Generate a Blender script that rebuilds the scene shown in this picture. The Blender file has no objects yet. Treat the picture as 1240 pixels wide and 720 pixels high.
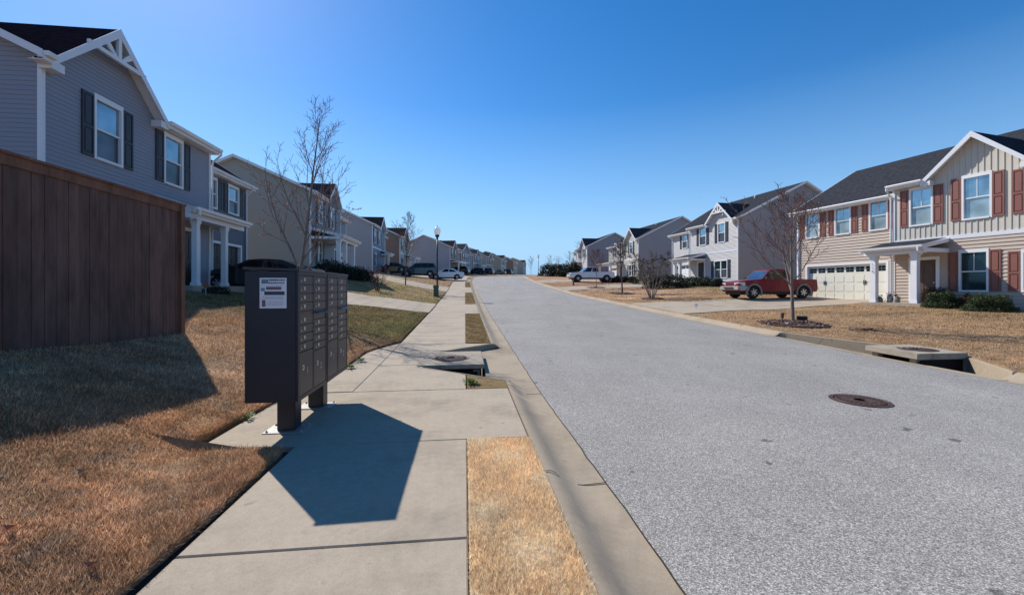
import bpy, bmesh, math, random
import numpy as np
from mathutils import Vector, Matrix
C = bpy.context.scene.collection
R = math.radians
random.seed(7); rng = np.random.default_rng(11)

# ------------------------------------------------------------------ terrain frame (s along the street, t to the right of it)
DS = 0.5
S_ARR = np.arange(-60, 420.01, DS)
def smooth(a, sig):
    k = int(3*sig/DS); x = np.arange(-k, k+1)*DS; w = np.exp(-x*x/(2*sig*sig)); w /= w.sum()
    return np.convolve(np.pad(a, k, mode='edge'), w, mode='valid')
HEAD = smooth(np.radians(np.interp(S_ARR, [-60, 50, 66, 84, 110, 150, 230, 420], [-6.5, -6.5, -2, 6, 12, 13, 12, 20])), 4)
i0 = int(60/DS)
CX = np.concatenate([[0], np.cumsum(np.sin(HEAD[:-1])*DS)]); CX -= CX[i0]
CY = np.concatenate([[0], np.cumsum(np.cos(HEAD[:-1])*DS)]); CY -= CY[i0]
ZS = smooth(np.interp(S_ARR, [-60, 6, 10, 17.3, 32.5, 52, 60, 67, 94, 135, 230, 420],
                      [0, 0, .13, .37, 1.0, 2.32, 2.95, 3.45, 4.4, 5.8, 8.9, 14.5]), 1.6)
def frame(s, t):
    h = np.interp(s, S_ARR, HEAD); x = np.interp(s, S_ARR, CX)+t*np.cos(h); y = np.interp(s, S_ARR, CY)-t*np.sin(h)
    return x, y
def zs(s): return np.interp(s, S_ARR, ZS)
LS = [0, 3.5, 5.4, 8, 12, 18, 28, 45, 60, 400]
LD = np.array([0, .9, 1.7, 3.3, 5, 8, 12, 40])
LT = np.array([[0,.22,.45,.82,1.02,1.32,1.36,1.4],[0,.22,.45,.82,1.02,1.32,1.36,1.4],[0,.14,.31,.71,.96,1.3,1.36,1.4],[0,.10,.26,.62,.9,1.28,1.36,1.4],
               [0,.10,.28,.6,.88,1.22,1.3,1.4],[0,.07,.17,.35,.58,.9,1.0,1.0],[0,.13,.27,.57,.95,1.5,1.6,1.7],[0,.08,.2,.5,.8,1.3,1.4,1.5],[0,.04,.12,.25,.38,.5,.55,.55],[0,.03,.08,.14,.2,.25,.3,.3]])
RS = [0, 20, 34, 50, 75, 400]
RD = np.array([0, 4, 12, 20, 60])
RT = np.array([[0,.04,.26,.3,.3],[0,.04,.22,.28,.3],[0,.06,.4,.7,.8],[0,0,-.05,-.1,-.1],[0,-.1,-.2,-.2,-.2],[0,-.1,-.2,-.2,-.2]])
def tab(s, d, SS, DD, TT):
    s = np.atleast_1d(np.asarray(s, float)); d = np.atleast_1d(np.asarray(d, float)); s, d = np.broadcast_arrays(s, d)
    cols = np.array([np.interp(d, DD, row) for row in TT])
    sc = np.clip(s, SS[0], SS[-1]); idx = np.clip(np.searchsorted(SS, sc, side='right')-1, 0, len(SS)-2)
    SSa = np.array(SS, float); f = (sc-SSa[idx])/(SSa[idx+1]-SSa[idx])
    a = np.take_along_axis(cols, idx[None], 0)[0]; b = np.take_along_axis(cols, (idx+1)[None], 0)[0]
    return a*(1-f)+b*f
def H(s, t):
    s = np.asarray(s, float); t = np.asarray(t, float); s, t = np.broadcast_arrays(s, t)
    dl = np.maximum(0, -1.505-t); dr = np.maximum(0, t-9.15)
    pad = np.clip((s-2.2)/1.7, 0, 1)*np.clip((10.2-s)/1.4, 0, 1); pad = pad*pad*(3-2*pad)
    dl2 = np.maximum(0, dl-.84*pad*np.clip(1-(dl-.86)/1.3, 0, 1))
    z = zs(s)+tab(s, dl2, LS, LD, LT).reshape(s.shape)+tab(s, dr, RS, RD, RT).reshape(s.shape)
    bump = .02*np.sin(s*1.3+t*.9)*np.clip((dl+dr)/2, 0, 1)+.03*np.sin(s*.37-t*.5)*np.clip((dl+dr)/4, 0, 1)
    return z+bump
def P(s, t, dz=0.0):
    x, y = frame(s, t); return Vector((float(x), float(y), float(H(s, t))+dz))
def inv(x, y):
    d = (CX-x)**2+(CY-y)**2; i = int(d.argmin()); h = HEAD[i]
    dx, dy = x-CX[i], y-CY[i]
    return S_ARR[i]+dx*math.sin(h)+dy*math.cos(h), dx*math.cos(h)-dy*math.sin(h)
def gz(x, y): s, t = inv(x, y); return float(H(s, t))

# ------------------------------------------------------------------ materials
MATS = {}
def newmat(name):
    m = bpy.data.materials.new(name); m.use_nodes = True; nt = m.node_tree; return m, nt, nt.nodes['Principled BSDF']
def N(nt, t, **kw):
    n = nt.nodes.new(t)
    for k, v in kw.items():
        if k.startswith('i_'): n.inputs[k[2:].replace('_', ' ')].default_value = v
        else: setattr(n, k, v)
    return n
def coord(nt, scale=None):
    tc = N(nt, 'ShaderNodeTexCoord')
    if scale is None: return tc.outputs['Object']
    mp = N(nt, 'ShaderNodeMapping'); mp.inputs['Scale'].default_value = scale
    nt.links.new(tc.outputs['Object'], mp.inputs['Vector']); return mp.outputs[0]
def noise(nt, co, scale, detail=4, rough=.6):
    n = N(nt, 'ShaderNodeTexNoise'); n.inputs['Scale'].default_value = scale; n.inputs['Detail'].default_value = detail
    n.inputs['Roughness'].default_value = rough; nt.links.new(co, n.inputs['Vector']); return n.outputs['Fac']
def ramp(nt, fac, stops):
    r = N(nt, 'ShaderNodeValToRGB'); e = r.color_ramp.elements
    while len(e) < len(stops): e.new(.5)
    for i, (p, c) in enumerate(stops):
        e[i].position = p; e[i].color = (c, c, c, 1) if isinstance(c, (int, float)) else (*c, 1)
    nt.links.new(fac, r.inputs['Fac']); return r.outputs['Color']
def mix(nt, a, b, fac, mode='MIX'):
    m = N(nt, 'ShaderNodeMix', data_type='RGBA', blend_type=mode)
    for sock, v in ((m.inputs[6], a), (m.inputs[7], b), (m.inputs[0], fac)):
        if isinstance(v, (int, float)): sock.default_value = v
        elif isinstance(v, tuple): sock.default_value = (*v, 1)
        else: nt.links.new(v, sock)
    return m.outputs[2]
def bump(nt, b, h, strength=.5, dist=.01):
    n = N(nt, 'ShaderNodeBump'); n.inputs['Strength'].default_value = strength; n.inputs['Distance'].default_value = dist
    nt.links.new(h, n.inputs['Height']); nt.links.new(n.outputs[0], b.inputs['Normal'])
def paint(name, col, rough=.5, var=.12, scale=2.0, metal=0.0, coat=0.0, spec=.5, bmp=0.0):
    if name in MATS: return MATS[name]
    m, nt, b = newmat(name); co = coord(nt)
    f = noise(nt, co, scale, 5, .65)
    r = ramp(nt, f, [(.25, 1-var), (.75, 1+var*.3)])
    nt.links.new(mix(nt, tuple(col), r, 1.0, 'MULTIPLY'), b.inputs['Base Color'])
    b.inputs['Roughness'].default_value = rough; b.inputs['Metallic'].default_value = metal
    b.inputs['Coat Weight'].default_value = coat; b.inputs['Specular IOR Level'].default_value = spec
    if bmp: bump(nt, b, noise(nt, co, 60, 3), .4, bmp)
    MATS[name] = m; return m
def m_concrete(name, col, stain=.25, sc=1.0):
    m, nt, b = newmat(name); co = coord(nt)
    big = ramp(nt, noise(nt, co, .9*sc, 6, .7), [(.3, 1-stain), (.5, .97), (.75, 1.06)])
    fine = ramp(nt, noise(nt, co, 120, 3, .7), [(.25, .80), (.5, 1), (.8, 1.12)])
    mid = ramp(nt, noise(nt, co, 14, 5, .7), [(.3, .9), (.7, 1.05)])
    spot = ramp(nt, noise(nt, co, 7.3, 2, .5), [(.70, 1), (.78, .72)])
    c = mix(nt, tuple(col), big, 1.0, 'MULTIPLY')
    for x in (fine, mid, spot): c = mix(nt, c, x, 1.0, 'MULTIPLY')
    nt.links.new(c, b.inputs['Base Color']); b.inputs['Roughness'].default_value = .9
    b.inputs['Specular IOR Level'].default_value = .25
    bump(nt, b, noise(nt, co, 90, 4, .7), .35, .006); MATS[name] = m; return m
def m_asphalt():
    m, nt, b = newmat('asphalt'); co = coord(nt)
    v = N(nt, 'ShaderNodeTexVoronoi'); v.inputs['Scale'].default_value = 150; nt.links.new(co, v.inputs['Vector'])
    vc = N(nt, 'ShaderNodeSeparateColor'); nt.links.new(v.outputs['Color'], vc.inputs[0])
    stone = ramp(nt, vc.outputs[0], [(0, .42), (.3, .68), (.6, .98), (.85, 1.25), (1, 1.75)])
    gap = ramp(nt, v.outputs['Distance'], [(.0, 1.08), (.55, .97), (.8, .7)])
    fine = ramp(nt, noise(nt, co, 60, 3, .8), [(.3, .75), (.7, 1.2)])
    big = ramp(nt, noise(nt, co, .55, 6, .65), [(.3, .86), (.7, 1.08)])
    mp = coord(nt, (1, .12, 1)); lane = ramp(nt, noise(nt, mp, .8, 4, .6), [(.3, .92), (.7, 1.05)])
    n2 = noise(nt, co, 4.3, 2, .5); spot = ramp(nt, n2, [(.705, 1), (.735, .42)])
    c = mix(nt, (.378, .350, .318), stone, 1.0, 'MULTIPLY')
    for x in (gap, fine, big, lane, spot): c = mix(nt, c, x, 1.0, 'MULTIPLY')
    nt.links.new(c, b.inputs['Base Color']); b.inputs['Roughness'].default_value = .88; b.inputs['Specular IOR Level'].default_value = .3
    bump(nt, b, vc.outputs[0], .55, .006); MATS['asphalt'] = m; return m
def m_lawn():          # soil and thatch under the blades; colour of the turf itself comes from the mesh
    m, nt, b = newmat('turf_thatch'); co = coord(nt)
    at = N(nt, 'ShaderNodeAttribute', attribute_name='turf')
    a = ramp(nt, noise(nt, co, 3.5, 8, .75), [(.28, .55), (.5, .95), (.72, 1.25)])
    f = ramp(nt, noise(nt, co, 45, 6, .8), [(.3, .55), (.5, .95), (.7, 1.4)])
    c = mix(nt, at.outputs['Color'], a, 1.0, 'MULTIPLY'); c = mix(nt, c, f, 1.0, 'MULTIPLY')
    nt.links.new(c, b.inputs['Base Color']); b.inputs['Roughness'].default_value = 1; b.inputs['Specular IOR Level'].default_value = .1
    bump(nt, b, noise(nt, co, 30, 6, .8), 1.0, .04); MATS['lawn'] = m; return m
def m_blade():
    m, nt, b = newmat('grass_blade')
    at = N(nt, 'ShaderNodeAttribute', attribute_name='turf'); g = N(nt, 'ShaderNodeNewGeometry')
    r = ramp(nt, g.outputs['Random Per Island'], [(0, (.38, .33, .32)), (.35, (.8, .76, .74)), (.75, (1.2, 1.2, 1.2)), (1, (1.9, 2.1, 2.3))])
    c = mix(nt, at.outputs['Color'], r, 1.0, 'MULTIPLY')
    nt.links.new(c, b.inputs['Base Color']); b.inputs['Roughness'].default_value = .75; b.inputs['Specular IOR Level'].default_value = .25
    tr = N(nt, 'ShaderNodeBsdfTranslucent'); nt.links.new(c, tr.inputs['Color']); ms = N(nt, 'ShaderNodeMixShader'); ms.inputs[0].default_value = .3
    out = nt.nodes['Material Output']; nt.links.new(b.outputs[0], ms.inputs[1]); nt.links.new(tr.outputs[0], ms.inputs[2]); nt.links.new(ms.outputs[0], out.inputs[0])
    MATS['blade'] = m; return m
def m_leaf(name, stops, trans=.2, rough=.6):
    m, nt, b = newmat(name); g = N(nt, 'ShaderNodeNewGeometry')
    c = ramp(nt, g.outputs['Random Per Island'], stops)
    nt.links.new(c, b.inputs['Base Color']); b.inputs['Roughness'].default_value = rough; b.inputs['Specular IOR Level'].default_value = .35
    tr = N(nt, 'ShaderNodeBsdfTranslucent'); nt.links.new(c, tr.inputs['Color']); ms = N(nt, 'ShaderNodeMixShader'); ms.inputs[0].default_value = trans
    out = nt.nodes['Material Output']; nt.links.new(b.outputs[0], ms.inputs[1]); nt.links.new(tr.outputs[0], ms.inputs[2]); nt.links.new(ms.outputs[0], out.inputs[0])
    MATS[name] = m; return m
def m_roof(name, col):
    if name in MATS: return MATS[name]
    m, nt, b = newmat(name); co = coord(nt)
    tc = coord(nt, (1, 1, 1))
    sx = N(nt, 'ShaderNodeSeparateXYZ'); nt.links.new(tc, sx.inputs[0])
    z = N(nt, 'ShaderNodeMath', operation='MULTIPLY'); z.inputs[1].default_value = 16; nt.links.new(sx.outputs[2], z.inputs[0])
    fr = N(nt, 'ShaderNodeMath', operation='FRACT'); nt.links.new(z.outputs[0], fr.inputs[0])
    row = ramp(nt, fr.outputs[0], [(0, .7), (.15, 1), (1, 1)])
    tab_ = ramp(nt, noise(nt, coord(nt, (5, 5, 16)), 1.0, 2, .5), [(.35, .72), (.65, 1.25)])
    gr = ramp(nt, noise(nt, co, 90, 3, .8), [(.3, .75), (.7, 1.25)])
    c = mix(nt, tuple(col), row, 1.0, 'MULTIPLY')
    for x in (tab_, gr): c = mix(nt, c, x, 1.0, 'MULTIPLY')
    nt.links.new(c, b.inputs['Base Color']); b.inputs['Roughness'].default_value = 1; b.inputs['Specular IOR Level'].default_value = 0
    bump(nt, b, noise(nt, co, 70, 3), .4, .01); MATS[name] = m; return m
def m_wood(name, c1, c2, sc=1.0):
    m, nt, b = newmat(name); g = N(nt, 'ShaderNodeNewGeometry')
    grain = noise(nt, coord(nt, (9*sc, 9*sc, .6*sc)), 3, 6, .7)
    knot = ramp(nt, noise(nt, coord(nt, (3, 3, 1.1)), 1.6, 3, .6), [(.3, .62), (.6, 1.1)])
    c = ramp(nt, grain, [(.3, c1), (.7, c2)])
    c = mix(nt, c, knot, 1.0, 'MULTIPLY'); pi = ramp(nt, g.outputs['Random Per Island'], [(0, .82), (1, 1.16)])
    c = mix(nt, c, pi, 1.0, 'MULTIPLY'); nt.links.new(c, b.inputs['Base Color']); b.inputs['Roughness'].default_value = .85
    bump(nt, b, grain, .5, .01); MATS[name] = m; return m
def m_glass(name, base, metal, rough):
    m, nt, b = newmat(name); co = coord(nt)
    n = ramp(nt, noise(nt, co, 1.3, 2, .5), [(.35, .7), (.65, 1.15)])
    nt.links.new(mix(nt, tuple(base), n, 1.0, 'MULTIPLY'), b.inputs['Base Color'])
    b.inputs['Metallic'].default_value = metal; b.inputs['Roughness'].default_value = rough
    bump(nt, b, noise(nt, co, .9, 2, .4), .25, .02); MATS[name] = m; return m
def m_iron():
    m, nt, b = newmat('cast_iron'); co = coord(nt)
    c = ramp(nt, noise(nt, co, 14, 5, .7), [(.3, (.05, .028, .022)), (.7, (.13, .075, .06))])
    nt.links.new(c, b.inputs['Base Color']); b.inputs['Roughness'].default_value = .7; b.inputs['Metallic'].default_value = .3
    bump(nt, b, noise(nt, co, 60, 2), .4, .004); MATS['iron'] = m; return m
def m_bark(name, c1, c2):
    m, nt, b = newmat(name); c = ramp(nt, noise(nt, coord(nt, (12, 12, 2.5)), 2.5, 6, .75), [(.3, c1), (.7, c2)])
    nt.links.new(c, b.inputs['Base Color']); b.inputs['Roughness'].default_value = .9; MATS[name] = m; return m

m_concrete('concrete', (.41, .338, .255), .32); m_concrete('gutter_concrete', (.375, .300, .215), .32); m_concrete('drain_concrete', (.36, .305, .235), .45, 2.0)
m_asphalt(); m_lawn(); m_blade(); m_iron()
paint('joint_dirt', (.035, .028, .022), 1, .4, 20); paint('void_shade', (.008, .008, .008), 1)
paint('white', (.78, .78, .78), .45, .06); paint('vinyl_white', (.74, .74, .76), .4, .05)
paint('mail_metal', (.018, .023, .036), .42, .18, 6, .25, bmp=.0006); paint('mail_door', (.036, .036, .044), .38, .18, 5, .3)
paint('mail_silver', (.55, .55, .55), .35, .1, 8, .8); paint('galvanised', (.40, .39, .37), .6, .3, 10, .3)
paint('paper', (.74, .72, .76), .6, .05); paint('ink', (.05, .06, .11), .7); paint('ink_grey', (.34, .34, .42), .7); paint('ink_red', (.17, .11, .13), .7); paint('ink_teal', (.10, .28, .32), .7)
m_wood('fence_wood', (.098, .052, .040), (.160, .088, .066)); m_wood('fence_trim', (.14, .062, .036), (.22, .105, .06))
m_glass('glass_sky', (.33, .44, .50), .75, .04); m_glass('glass_screen', (.13, .15, .17), .6, .28); m_glass('glass_dark', (.03, .06, .07), .55, .06)
m_glass('glass_blind', (.40, .50, .52), .45, .12)
m_glass('car_glass', (.006, .007, .009), .0, .05); m_glass('car_glass_blue', (.07, .14, .24), .5, .08)
paint('tyre', (.018, .018, .018), .85); paint('rim', (.42, .42, .44), .3, .1, 5, .8); paint('black_plastic', (.02, .02, .022), .6)
paint('car_red', (.19, .003, .013), .4, .05, coat=.25, spec=.3); paint('car_black', (.010, .011, .014), .25, .05, coat=.9); paint('car_white', (.70, .72, .74), .3, .05, coat=.7)
paint('car_silver', (.30, .31, .33), .3, .05, metal=.5, coat=.5); paint('car_blue', (.015, .022, .045), .25, .05, coat=.9)
paint('flare_grey', (.20, .19, .18), .55); paint('chrome', (.6, .6, .6), .2, .05, metal=.9); paint('fascia_silver', (.36, .35, .34), .4, .08); paint('lamp_clear', (.62, .62, .60), .15, .05); paint('tail_red', (.25, .01, .01), .2)
paint('post_black', (.012, .012, .013), .35); paint('utility_green', (.055, .11, .065), .6); paint('flower_pot', (.22, .20, .19), .8)
paint('door_brown', (.11, .065, .05), .45); paint('door_black', (.012, .013, .016), .4); paint('stake_orange', (.42, .12, .05), .6)
m_bark('bark_grey', (.10, .075, .06), (.26, .215, .18)); m_bark('bark_dark', (.045, .03, .025), (.12, .085, .07))
m_bark('twig_red', (.11, .055, .045), (.22, .12, .10)); m_bark('twig_grey', (.10, .075, .062), (.20, .16, .14))
m_leaf('dead_leaf', [(0, (.14, .05, .03)), (.5, (.27, .11, .06)), (1, (.38, .19, .12))], .25)
m_leaf('shrub_dark', [(0, (.006, .009, .005)), (.5, (.013, .020, .009)), (.85, (.026, .038, .015)), (1, (.05, .065, .03))], .05)
m_leaf('shrub_green', [(0, (.015, .025, .008)), (.5, (.035, .055, .018)), (.9, (.07, .10, .03)), (1, (.12, .13, .05))], .2)
m_leaf('shrub_bronze', [(0, (.025, .015, .012)), (.5, (.07, .04, .025)), (.85, (.12, .08, .035)), (1, (.17, .15, .06))], .2)
m_leaf('seed_dark', [(0, (.02, .014, .012)), (1, (.06, .035, .028))], .05)
m_leaf('weed_green', [(0, (.05, .11, .02)), (1, (.14, .26, .05))], .3)
m_leaf('mulch_bits', [(0, (.05, .025, .018)), (.5, (.13, .065, .05)), (.85, (.24, .15, .12)), (1, (.4, .36, .36))], 0, .9)
# opal globe of the street lamp
m, nt, b = newmat('opal_globe'); b.inputs['Base Color'].default_value = (.82, .84, .86, 1); b.inputs['Roughness'].default_value = .12
b.inputs['Transmission Weight'].default_value = .05; tr = nt.nodes.new('ShaderNodeBsdfTranslucent'); tr.inputs['Color'].default_value = (.9, .92, .95, 1); ms = nt.nodes.new('ShaderNodeMixShader'); ms.inputs[0].default_value = .6
nt.links.new(b.outputs[0], ms.inputs[1]); nt.links.new(tr.outputs[0], ms.inputs[2]); nt.links.new(ms.outputs[0], nt.nodes['Material Output'].inputs[0]); MATS['globe'] = m

# ------------------------------------------------------------------ mesh builder
class MB:
    def __init__(self, T=None): self.v = []; self.f = []; self.m = []; self.T = T
    def P(self, p): return self.T(p) if self.T else p
    def add(self, vs, fs, mi=0):
        b = len(self.v); self.v += [tuple(self.P(p)) for p in vs]
        for f in fs: self.f.append([b+i for i in f]); self.m.append(mi)
    def poly(self, pts, mi=0): self.add(pts, [list(range(len(pts)))], mi)
    def box(self, x0, x1, y0, y1, z0, z1, mi=0):
        self.add([(x0,y0,z0),(x1,y0,z0),(x1,y1,z0),(x0,y1,z0),(x0,y0,z1),(x1,y0,z1),(x1,y1,z1),(x0,y1,z1)],
                 [(0,3,2,1),(4,5,6,7),(0,1,5,4),(1,2,6,5),(2,3,7,6),(3,0,4,7)], mi)
    def prism(self, pts, off, mi=0, bottom=None, side=None):
        n = len(pts); o = Vector(off); q = [tuple(Vector(p)+o) for p in pts]
        b = len(self.v); self.v += [tuple(self.P(p)) for p in list(pts)+q]
        self.f.append([b+i for i in range(n)]); self.m.append(mi)
        self.f.append([b+n+i for i in reversed(range(n))]); self.m.append(mi if bottom is None else bottom)
        for i in range(n):
            j = (i+1) % n; self.f.append([b+i, b+n+i, b+n+j, b+j]); self.m.append(mi if side is None else side)
    def tube(self, pts, rads, n=6, mi=0, cap=True):
        pts = [Vector(p) for p in pts]; ring = []; prev = None; b0 = len(self.v)
        for i, p in enumerate(pts):
            d = (pts[min(i+1, len(pts)-1)]-pts[max(i-1, 0)])
            d = d.normalized() if d.length > 1e-9 else Vector((0,0,1))
            if prev is None: a = d.orthogonal().normalized()
            else: a = (prev-d*prev.dot(d)); a = a.normalized() if a.length > 1e-6 else d.orthogonal().normalized()
            prev = a; bb = d.cross(a)
            for k in range(n):
                an = 2*math.pi*k/n; self.v.append(tuple(self.P(p+(a*math.cos(an)+bb*math.sin(an))*rads[i])))
        for i in range(len(pts)-1):
            for k in range(n):
                self.f.append([b0+i*n+k, b0+i*n+(k+1)%n, b0+(i+1)*n+(k+1)%n, b0+(i+1)*n+k]); self.m.append(mi)
        if cap and n > 3:
            self.f.append([b0+k for k in reversed(range(n))]); self.m.append(mi)
            self.f.append([b0+(len(pts)-1)*n+k for k in range(n)]); self.m.append(mi)
    def lathe(self, prof, c=(0,0,0), n=24, mi=0, axis='z'):
        b0 = len(self.v)
        for (r, z) in prof:
            for k in range(n):
                a = 2*math.pi*k/n; x, y = r*math.cos(a), r*math.sin(a)
                p = (c[0]+x, c[1]+y, c[2]+z) if axis == 'z' else (c[0]+x, c[1]+z, c[2]+y)
                self.v.append(tuple(self.P(p)))
        for i in range(len(prof)-1):
            for k in range(n):
                self.f.append([b0+i*n+k, b0+i*n+(k+1)%n, b0+(i+1)*n+(k+1)%n, b0+(i+1)*n+k]); self.m.append(mi)
        self.f.append([b0+k for k in reversed(range(n))]); self.m.append(mi)
        self.f.append([b0+(len(prof)-1)*n+k for k in range(n)]); self.m.append(mi)
    def build(self, name, mats, parent=None, smooth=False, bev=0, fix=False):
        me = bpy.data.meshes.new(name); me.from_pydata(self.v, [], self.f)
        if not isinstance(mats, (list, tuple)): mats = [mats]
        for x in mats: me.materials.append(MATS[x] if isinstance(x, str) else x)
        me.polygons.foreach_set('material_index', self.m)
        if bev or fix:
            bm = bmesh.new(); bm.from_mesh(me); bmesh.ops.recalc_face_normals(bm, faces=bm.faces)
            if bev:
                es = [e for e in bm.edges if len(e.link_faces) == 2 and e.calc_face_angle(0) > .4]
                bmesh.ops.bevel(bm, geom=es, offset=bev, segments=2, affect='EDGES', clamp_overlap=True)
            bm.to_mesh(me); bm.free()
        if smooth: me.polygons.foreach_set('use_smooth', [True]*len(me.polygons))
        me.update()
        o = bpy.data.objects.new(name, me); C.objects.link(o)
        if parent: o.parent = parent
        if smooth == 'auto': me.set_sharp_from_angle(angle=R(35))
        return o
def tag(o, label=None, cat=None, group=None, kind=None):
    if label: o['label'] = label
    if cat: o['category'] = cat
    if group: o['group'] = group
    if kind: o['kind'] = kind
    return o
def empty(name, loc, rz=0, label=None, cat=None, group=None):
    o = bpy.data.objects.new(name, None); o.empty_display_size = .3; C.objects.link(o); o.location = loc; o.rotation_euler = (0, 0, rz)
    return tag(o, label, cat, group)
def fastmesh(name, verts, nface, per, mats, attr=None, parent=None):
    """verts (N,3); faces consecutive runs of `per` vertices"""
    me = bpy.data.meshes.new(name); n = len(verts)
    me.vertices.add(n); me.vertices.foreach_set('co', verts.astype(np.float32).ravel())
    me.loops.add(n); me.loops.foreach_set('vertex_index', np.arange(n, dtype=np.int32))
    me.polygons.add(nface); me.polygons.foreach_set('loop_start', np.arange(0, n, per, dtype=np.int32)); me.update(calc_edges=True)
    if attr is not None:
        a = me.color_attributes.new('turf', 'FLOAT_COLOR', 'POINT'); a.data.foreach_set('color', attr.astype(np.float32).ravel())
    for x in mats: me.materials.append(MATS[x])
    me.validate(); o = bpy.data.objects.new(name, me); C.objects.link(o)
    if parent: o.parent = parent
    return o
# ------------------------------------------------------------------ ground, road, kerbs, walks
DRIVE_L = [  # s0,s1 at garage ; s0,s1 at kerb ; t_end
    (17.3, 22.6, 17.6, 22.2, -11.6), (36.9, 42.2, 34.6, 40.6, -11.2), (57.0, 62.5, 51.8, 57.6, -11.3), (75, 80, 72, 77.5, -10.5)]
for k in range(7): DRIVE_L.append((98.5+16*k, 103+16*k, 97.5+16*k, 103.5+16*k, -10))
DRIVE_R = [(19.7, 24.1, 16.4, 22.3, 22.2), (41.5, 46.5, 36.2, 41.0, 24.2), (59, 64, 49.2, 54.2, 24), (83, 88, 74, 80, 23)]
def drive_bounds(dr, t, left):
    a0, a1, k0, k1, te = dr
    tk = -1.505 if left else 9.15
    f = np.clip((np.asarray(t, float)-tk)/(te-tk), 0, 1)
    return k0+(a0-k0)*f, k1+(a1-k1)*f
def in_drive(s, t):
    s = np.asarray(s, float); t = np.asarray(t, float); r = np.zeros(np.broadcast(s, t).shape, bool)
    for d in DRIVE_L:
        a, b = drive_bounds(d, t, True); r |= (s > a) & (s < b) & (t < .61) & (t > d[4]-.1)
    for d in DRIVE_R:
        a, b = drive_bounds(d, t, False); r |= (s > a) & (s < b) & (t > 9.1) & (t < d[4]+.1)
    return r
def bl(a, b, x): return np.clip((x-a)/(b-a), 0, 1)
BR = np.array([.42, .285, .175]); ST = np.array([.78, .64, .46]); GR = np.array([.13, .14, .045]); OL = np.array([.20, .15, .075]); RB = np.array([.44, .26, .15])
def lump(s, t, k): return .5+.5*np.sin(s*k*1.7+np.sin(t*k*1.3)*1.5)*np.cos(t*k*1.9+np.sin(s*k*.8)*1.7)
_rt = np.random.default_rng(5).uniform(0, 1, (256, 256))
def vn(x, y):
    xi = np.floor(x).astype(int); yi = np.floor(y).astype(int); fx = x-xi; fy = y-yi; fx = fx*fx*(3-2*fx); fy = fy*fy*(3-2*fy)
    g = lambda a, b: _rt[a % 256, b % 256]
    return (g(xi, yi)*(1-fx)+g(xi+1, yi)*fx)*(1-fy)+(g(xi, yi+1)*(1-fx)+g(xi+1, yi+1)*fx)*fy
def turf(s, t):
    s, t = np.broadcast_arrays(np.asarray(s, float), np.asarray(t, float))
    c = turf0(s, t); f = .55*vn(s*5, t*5)+.45*vn(s*13+7, t*13); g = vn(s*2.1+3, t*2.1); q = vn(s*7+31, t*7+9)
    amp = np.where((t > -.2) & (t < .7), .35, 1.0); k = (1+amp*(.95*f-.38))[..., None]*np.stack([1.10-.08*g*amp, .985+.02*g, .86+.14*g*amp], -1)
    k = k*np.where(((t > -.2) & (t < .7))[..., None], np.array([.93, .965, .965]), 1.0)
    w = np.clip((q-.72)*5, 0, 1)[..., None]*.35*amp[..., None]; c = c*k; return c*(1-w)+np.array([.42, .37, .31])*w*(t[..., None] < 1)+c*w*(t[..., None] >= 1)
def turf0(s, t):
    c = np.ones(s.shape+(3,))*BR
    def m(c, col, w): return c*(1-w[..., None])+col*w[..., None]
    c = m(c, RB, .7*lump(s, t, 1.1)*(t < 0)); c = m(c, ST, .35*lump(s+5, t*1.3, .7)*lump(s, t, 2.3))
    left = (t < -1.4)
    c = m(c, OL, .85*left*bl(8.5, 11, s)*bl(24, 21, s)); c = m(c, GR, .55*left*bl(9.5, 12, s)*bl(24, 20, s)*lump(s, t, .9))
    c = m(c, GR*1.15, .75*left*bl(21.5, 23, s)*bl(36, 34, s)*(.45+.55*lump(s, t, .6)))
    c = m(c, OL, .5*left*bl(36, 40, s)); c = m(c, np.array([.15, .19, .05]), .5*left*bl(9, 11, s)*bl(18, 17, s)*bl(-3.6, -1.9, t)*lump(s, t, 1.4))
    verge = (t > -.2) & (t < .7)
    c = m(c, ST*1.12, 1.0*verge*(s < 5)); c = m(c, OL*1.25, .8*verge*(s > 5))
    right = t > 9
    c = m(c, np.array([.37, .25, .145]), .85*right*(s < 26)); c = m(c, np.array([.30, .17, .11]), .6*right*bl(26, 40, s))
    c = m(c, OL*.75, .5*right*lump(s, t*.5, .8)*bl(12, 18, t)*(s < 30)); c = m(c, GR, .6*right*bl(18, 21, t)*bl(28, 31, s)*bl(44, 40, s))
    return c
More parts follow.
